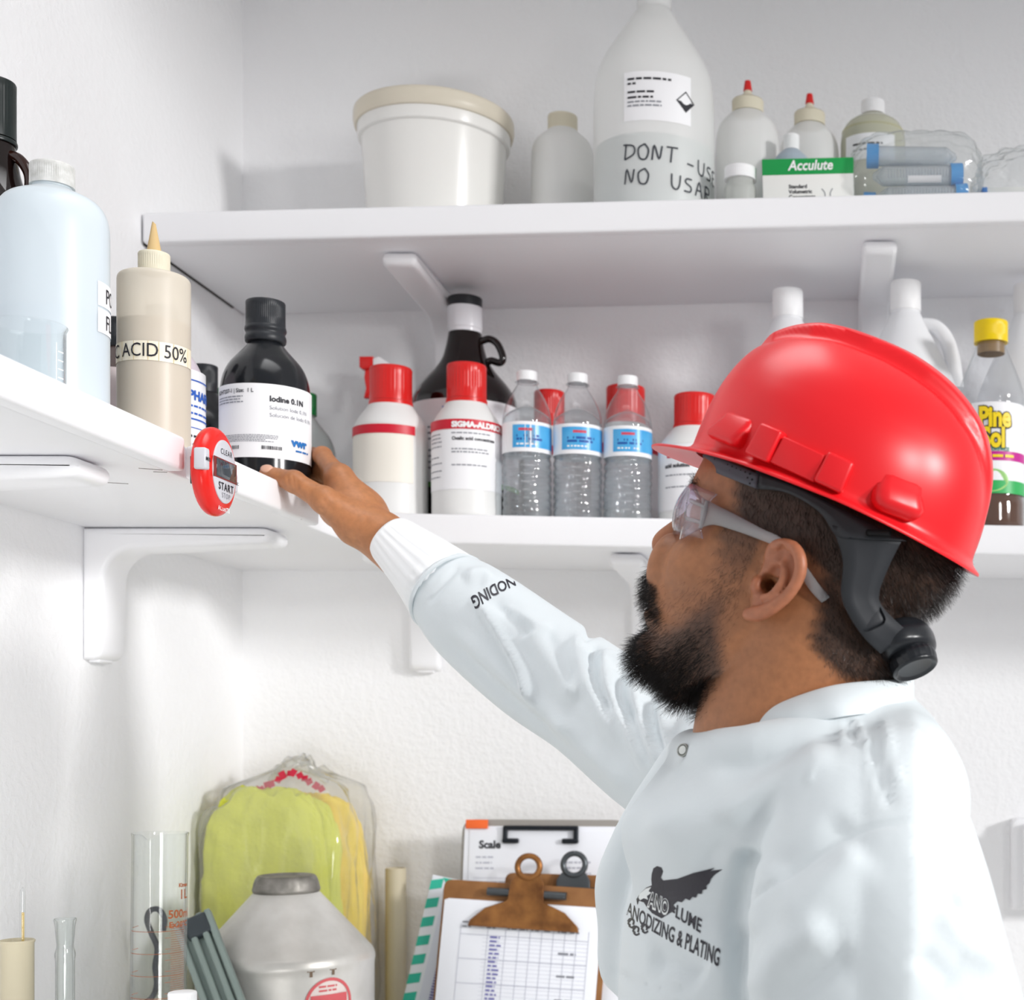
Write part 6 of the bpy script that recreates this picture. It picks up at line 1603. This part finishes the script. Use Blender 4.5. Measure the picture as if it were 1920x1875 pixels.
for k, (m, dy, dx, sx) in enumerate(((M_yel, -0.050, -0.012, 0.168), (M_yel, -0.020, -0.006, 0.176), (M_yel2, 0.010, 0.012, 0.180), (M_yel2, 0.038, 0.014, 0.176))):
    obj('cloth', folded(sx, 0.034, hy*(1-0.012*k), 20+k), m, t, (dx, dy, 0))
t = thing('plastic_bag', 'clear bag with red print tied over the yellow cloths', 'bag', (L[0]+0.004, 2.085, CT+0.001))
hb = top_of(1440, 2.05)
bm_ = crumple(0.215, 0.175, hb, 31, amp=0.35, top=0.0)
for v in bm_.vertices:
    if v.co.z > hy: 
        f_ = (v.co.z-hy)/(hb-hy); s_ = 1-0.55*sstep(0.1, 1.0, f_); v.co.x = v.co.x*s_+0.01*f_; v.co.y *= s_
obj('film', bm_, film('cloth_bag_film', 'f8f8f6', 'dcdcd8', 0.1, 1.5, milk=0.12), t)
obj('gathered_top', tube([(-0.02, -0.02, hb-0.018), (0.0, -0.03, hb-0.004), (0.022, -0.03, hb+0.004), (0.045, -0.02, hb-0.008), (0.055, -0.01, hb-0.022)], [0.006, 0.011, 0.013, 0.009, 0.005], 12, 5, flat=0.7), film('cloth_bag_film', 'f8f8f6'), t)
rrn = random.Random(9)
M_rp = mat('red_bag_print', 'c8203c', 0.4)
for k in range(16):
    x_ = -0.052+0.0075*k+rrn.uniform(-0.002, 0.002); arch = 0.026*math.exp(-((x_-0.02)/0.03)**2)
    obj('red_print', moved(bars([(-0.0045, 0.0045, -0.004, rrn.uniform(0.008, 0.013))]), Matrix.Translation((x_, -0.046-0.004*rrn.random(), hb-0.034+arch)) @ Matrix.Rotation(PI/2-0.3, 4, 'X') @ Matrix.Rotation(rrn.uniform(-0.7, 0.7), 4, 'Z')), M_rp, t)

# metal can with a cone top
Z = 1.86; L = on_ct(537, Z); a = fa(L); R = pxr(158, Z); zc1 = top_of(1788, Z); zt = top_of(1640, Z)
t = thing('metal_can', 'dented aluminium can with conical shoulder and round red sticker', 'can', L)
M_alu = mat('scuffed_aluminium', 'dddbd7', 0.42, metal=0.55, var=(14, 'b9b6b0', 0.22), bump=(18, 0.12, 4, 0.004))
obj('body', lathe([(0, 0), (R, 0, 0.006), (R, zc1-0.014, 0.004), (R*1.012, zc1-0.006, 0.003), (R*0.99, zc1+0.003, 0.004), (R*0.40, zt-0.026, 0.010), (R*0.365, zt-0.022), (0, zt-0.022)], 72, n=6), M_alu, t)
obj('lid', lathe([(R*0.36, zt-0.024), (R*0.385, zt-0.020, 0.002), (R*0.375, zt-0.012, 0.002), (R*0.35, zt-0.004, 0.004), (R*0.31, zt, 0.003), (R*0.27, zt-0.004, 0.002), (0, zt-0.005)], 56, 40, (18, 0.0012, zt-0.018, zt-0.002)), mat('dull_zinc_lid', '9c9892', 0.5, metal=0.7, var=(60, '6d6a64', 0.25)), t)
def disc(r0, r1, n=36): return mesh([(r_*math.cos(2*PI*k/n), r_*math.sin(2*PI*k/n), 0) for r_ in (r0, r1) for k in range(n)], [(k, (k+1) % n, n+(k+1) % n, n+k) for k in range(n)])
M_stk = mat('sticker_red', 'c9575c', 0.5); M_stw = mat('sticker_pale', 'ddcfca', 0.5)
zs = top_of(1862, Z); an = 0.48
obj('sticker', wrap(disc(0.0005, 0.031), R+0.0006, a+an, zs), M_stw, t)
obj('sticker_ring', wrap(disc(0.0275, 0.0312), R+0.0012, a+an, zs), M_stk, t)
obj('sticker_band', wrap(bars([(-0.024, 0.024, -0.005, 0.016)]), R+0.0012, a+an, zs), M_stk, t)
obj('sticker_print', wrap(words(-0.014, 0.014, [0.020, 0.015], 0.0022, 5), R+0.0013, a+an, zs), M_stk, t)
for dx in (-0.028, 0.0): obj('scratch', wrap(bars([(dx, dx+0.009, 0.040, 0.003), (dx+0.003, dx+0.0065, 0.034, 0.007)]), R+0.0008, a+an, zs), mat('brown_smear', '6d5a48', 0.7), t)

Z = 2.13; L = on_ct(742, Z); h = top_of(1628, Z); r = pxr(19, Z)
t = thing('plastic_tube', 'beige frosted plastic tube standing against the wall beside the folder', 'tube', L)
obj('tube', lathe([(0, 0), (r, 0), (r, h, 0.0008), (r-0.0015, h), (r-0.0015, 0.004), (0, 0.004)], 40), hdpe('beige_frosted', 'd6ccb2', 0.15, 0.35, 0.6), t)

# ------------------------------------------------------------------ clipboards and folder leaning on the wall
M_paper = mat('paper', 'eceef4', 0.7); M_grid = mat('pale_grid_ink', 'b4b6c2', 0.7); M_tan = mat('hardboard', '9a6a3c', 0.6, var=(40, '7d5129', 0.3)); M_rust = mat('rusty_brass', 'a5713f', 0.38, metal=0.7, var=(45, '6a4326', 0.22)); M_gun = mat('gunmetal', '55595c', 0.35, metal=0.8)
def leaning(name, label, cat, px, py, Z, lean, roll):
    """thing whose local origin is its top-left corner; local x right, z up, -y towards the room"""
    t = thing(name, label, cat, P(px, py, Z)); t.rotation_euler = Euler((-lean, roll, 0), 'XYZ'); return t
def sheet(par, x0, z0, w_, h_, y, m=M_paper, name='paper', th=0.0012): return obj(name, box(w_, th, h_, 0.0003, at=(x0+w_/2, y, z0-h_)), m, par)
def fp(par, me, y, m, name='print'): me.transform(Matrix.Translation((0, y, 0)) @ Matrix.Rotation(PI/2, 4, 'X')); return obj(name, me, m, par)
def ring_clip(par, cx_, z_, y, m, s=1.0, w_=0.077):
    poly = [(-w_, -0.022), (-w_*0.97, -0.014), (-w_*0.72, 0.004), (-w_*0.36, 0.015), (-0.025, 0.018), (-0.0235, 0.042), (-0.017, 0.052), (0.017, 0.052), (0.0235, 0.042), (0.025, 0.018), (w_*0.36, 0.015), (w_*0.72, 0.004), (w_*0.97, -0.014), (w_, -0.022)]
    c = obj('clip', moved(prism([(x*s, z*s) for x, z in poly], 0.004, 0.001), Matrix.Translation((cx_, y-0.006, z_))), m, par)
    obj('clip_ring', moved(tube([(0.0155*s*math.sin(q), 0, 0.064*s+0.0155*s*math.cos(q)) for q in np.linspace(0, 2*PI, 17)], 0.0042*s, 10, 2), Matrix.Translation((cx_, y-0.006, z_))), m, c)
    obj('clip_spring', moved(tube([(-0.055*s, 0, 0.027*s), (0.055*s, 0, 0.027*s)], 0.0055*s, 12, 2, smooth=False), Matrix.Translation((cx_, y-0.002, z_))), M_gun, c)
    return c
t = leaning('clipboard', 'grey clipboard at the back with Scale form and black wire clip', 'clipboard', 868, 1536, 2.125, 0.14, 0.005)
bd = fillet([(0, -0.322), (0, 0, 0.02), (0.238, 0, 0.02), (0.238, -0.322), (0, -0.322)], 6)[:-1]
obj('board', moved(prism(bd, 0.004, 0.001), Matrix.Identity(4)), mat('grey_board', '9a958f', 0.5), t)
sheet(t, 0.004, -0.010, 0.222, 0.305, -0.0035); sheet(t, 0.012, -0.016, 0.216, 0.30, -0.0050)
fp(t, moved(text_mesh('Scale', 0.0155, bold=0.0006), Matrix.Translation((0.026, -0.042, 0))), -0.0060, M_ink, 'lettering')
for x0, x1, zz, sd in ((0.022, 0.05, [-0.056-0.008*k for k in range(3)], 3), (0.15, 0.19, [-0.063-0.008*k for k in range(3)], 4), (0.022, 0.12, [-0.092, -0.099, -0.112], 5)):
    fp(t, words(x0, x1, zz, 0.0022, sd), -0.0060, M_grid)
fp(t, bars([(0.02, 0.215, -0.085, 0.0006), (0.02, 0.215, -0.105, 0.0006)]), -0.0060, M_grid)
c = obj('wire_clip', moved(join([box(0.108, 0.006, 0.0065, 0.002, at=(0.115, 0, -0.016)), box(0.007, 0.006, 0.024, 0.002, at=(0.064, 0, -0.034)), box(0.007, 0.006, 0.024, 0.002, at=(0.166, 0, -0.034)), box(0.024, 0.007, 0.007, 0.002, at=(0.072, 0, -0.035)), box(0.024, 0.007, 0.007, 0.002, at=(0.158, 0, -0.035))]), Matrix.Translation((0, -0.0095, 0))), mat('black_wire', '1e2228', 0.4, metal=0.5), t)
obj('index_tab', moved(box(0.032, 0.002, 0.013, 0.0005, at=(0.022, -0.0065, -0.014)), Matrix.Identity(4)), mat('orange_tab', 'f0692a', 0.5), t)
t = leaning('folder', 'white folder with teal striped edge leaning left of the clipboards', 'folder', 812, 1640, 2.096, 0.14, 0.20)
obj('cover', box(0.24, 0.006, 0.275, 0.001, at=(0.12, 0, -0.275)), mat('folder_white', 'e4e8f0', 0.5), t)
M_teal = mat('teal_stripe', '2fb59a', 0.5)
for k in range(10):
    z_ = -0.006-0.027*k
    obj('stripe', moved(mesh([(0.0, 0, z_-0.002), (0.017, 0, z_+0.004), (0.017, 0, z_-0.010), (0.0, 0, z_-0.016)], [(0, 3, 2, 1)]), Matrix.Translation((0, -0.0034, 0))), M_teal, t)
for k in range(8):
    x_ = 0.016+0.028*k
    obj('stripe', moved(mesh([(x_, 0, -0.001), (x_+0.015, 0, -0.001), (x_+0.021, 0, -0.010), (x_+0.006, 0, -0.010)], [(0, 3, 2, 1)]), Matrix.Translation((0, -0.0034, 0))), M_teal, t)
sheet(t, 0.022, -0.014, 0.21, 0.255, -0.0045, mat('lavender_paper', 'd9deec', 0.7))
fp(t, words(0.036, 0.052, [-0.09-0.004*k for k in range(24)], 0.0024, 8), -0.0058, mat('violet_ink', '6a68a8', 0.7))
t = leaning('clipboard', 'brown hardboard clipboard with dark metal clip behind the front one', 'clipboard', 948, 1636, 2.074, 0.13, 0.03)
obj('board', prism(fillet([(0, -0.29), (0, 0, 0.012), (0.228, 0, 0.012), (0.228, -0.29), (0, -0.29)], 4)[:-1], 0.0035, 0.0008), M_tan, t)
sheet(t, 0.006, -0.018, 0.216, 0.265, -0.003)
ring_clip(t, 0.098, -0.050, -0.004, M_gun, 1.0)
t = leaning('clipboard', 'front brown clipboard with rusty brass clip holding a ruled log sheet', 'clipboard', 834, 1648, 2.05, 0.12, 0.065)
obj('board', prism(fillet([(0, -0.285), (0, 0, 0.012), (0.232, 0, 0.012), (0.232, -0.285), (0, -0.285)], 4)[:-1], 0.0035, 0.0008), M_tan, t)
for k in range(3): sheet(t, 0.008-0.002*k, -0.026-0.001*k, 0.216, 0.255, -0.003-0.0014*k)
yy = -0.0072
fp(t, bars([(0.030, 0.208, -0.074-0.0335*k, 0.0007) for k in range(7)]), yy, M_grid); fp(t, join([bars([(0.030+x_, 0.0306+x_, -0.278, 0.218)]) for x_ in (0.0, 0.038, 0.063, 0.081, 0.097, 0.113, 0.129, 0.145, 0.161, 0.178)]), yy, M_grid)
fp(t, bars([(0.062, 0.208, -0.078-0.0056*k, 0.00045) for k in range(36)]), yy, mat('faint_grid_ink', 'cfd0da', 0.7))
fp(t, words(0.072, 0.088, [-0.077-0.0056*k for k in range(36)], 0.0024, 5), yy, mat('violet_ink', '6a68a8', 0.7))
for k, x_ in enumerate((0.032, 0.066, 0.095, 0.112, 0.128, 0.146, 0.165, 0.182)): fp(t, words(x_, x_+0.013, [-0.058, -0.064], 0.002, k), yy, M_ink_g)
for z_ in (-0.094, -0.125, -0.158, -0.186): fp(t, words(0.168, 0.198, [z_], 0.003, int(-z_*900)), yy, M_ink_g)
ring_clip(t, 0.118, -0.040, -0.0075, M_rust, 1.0)

# small print stays one part each
for o in bpy.data.objects:
    if o.name.split('.')[0] in ('print', 'label_print', 'barcode', 'graduation', 'scale_print', 'scale_marks', 'tape_seam', 'sticker_print'): o['kind'] = 'stuff'
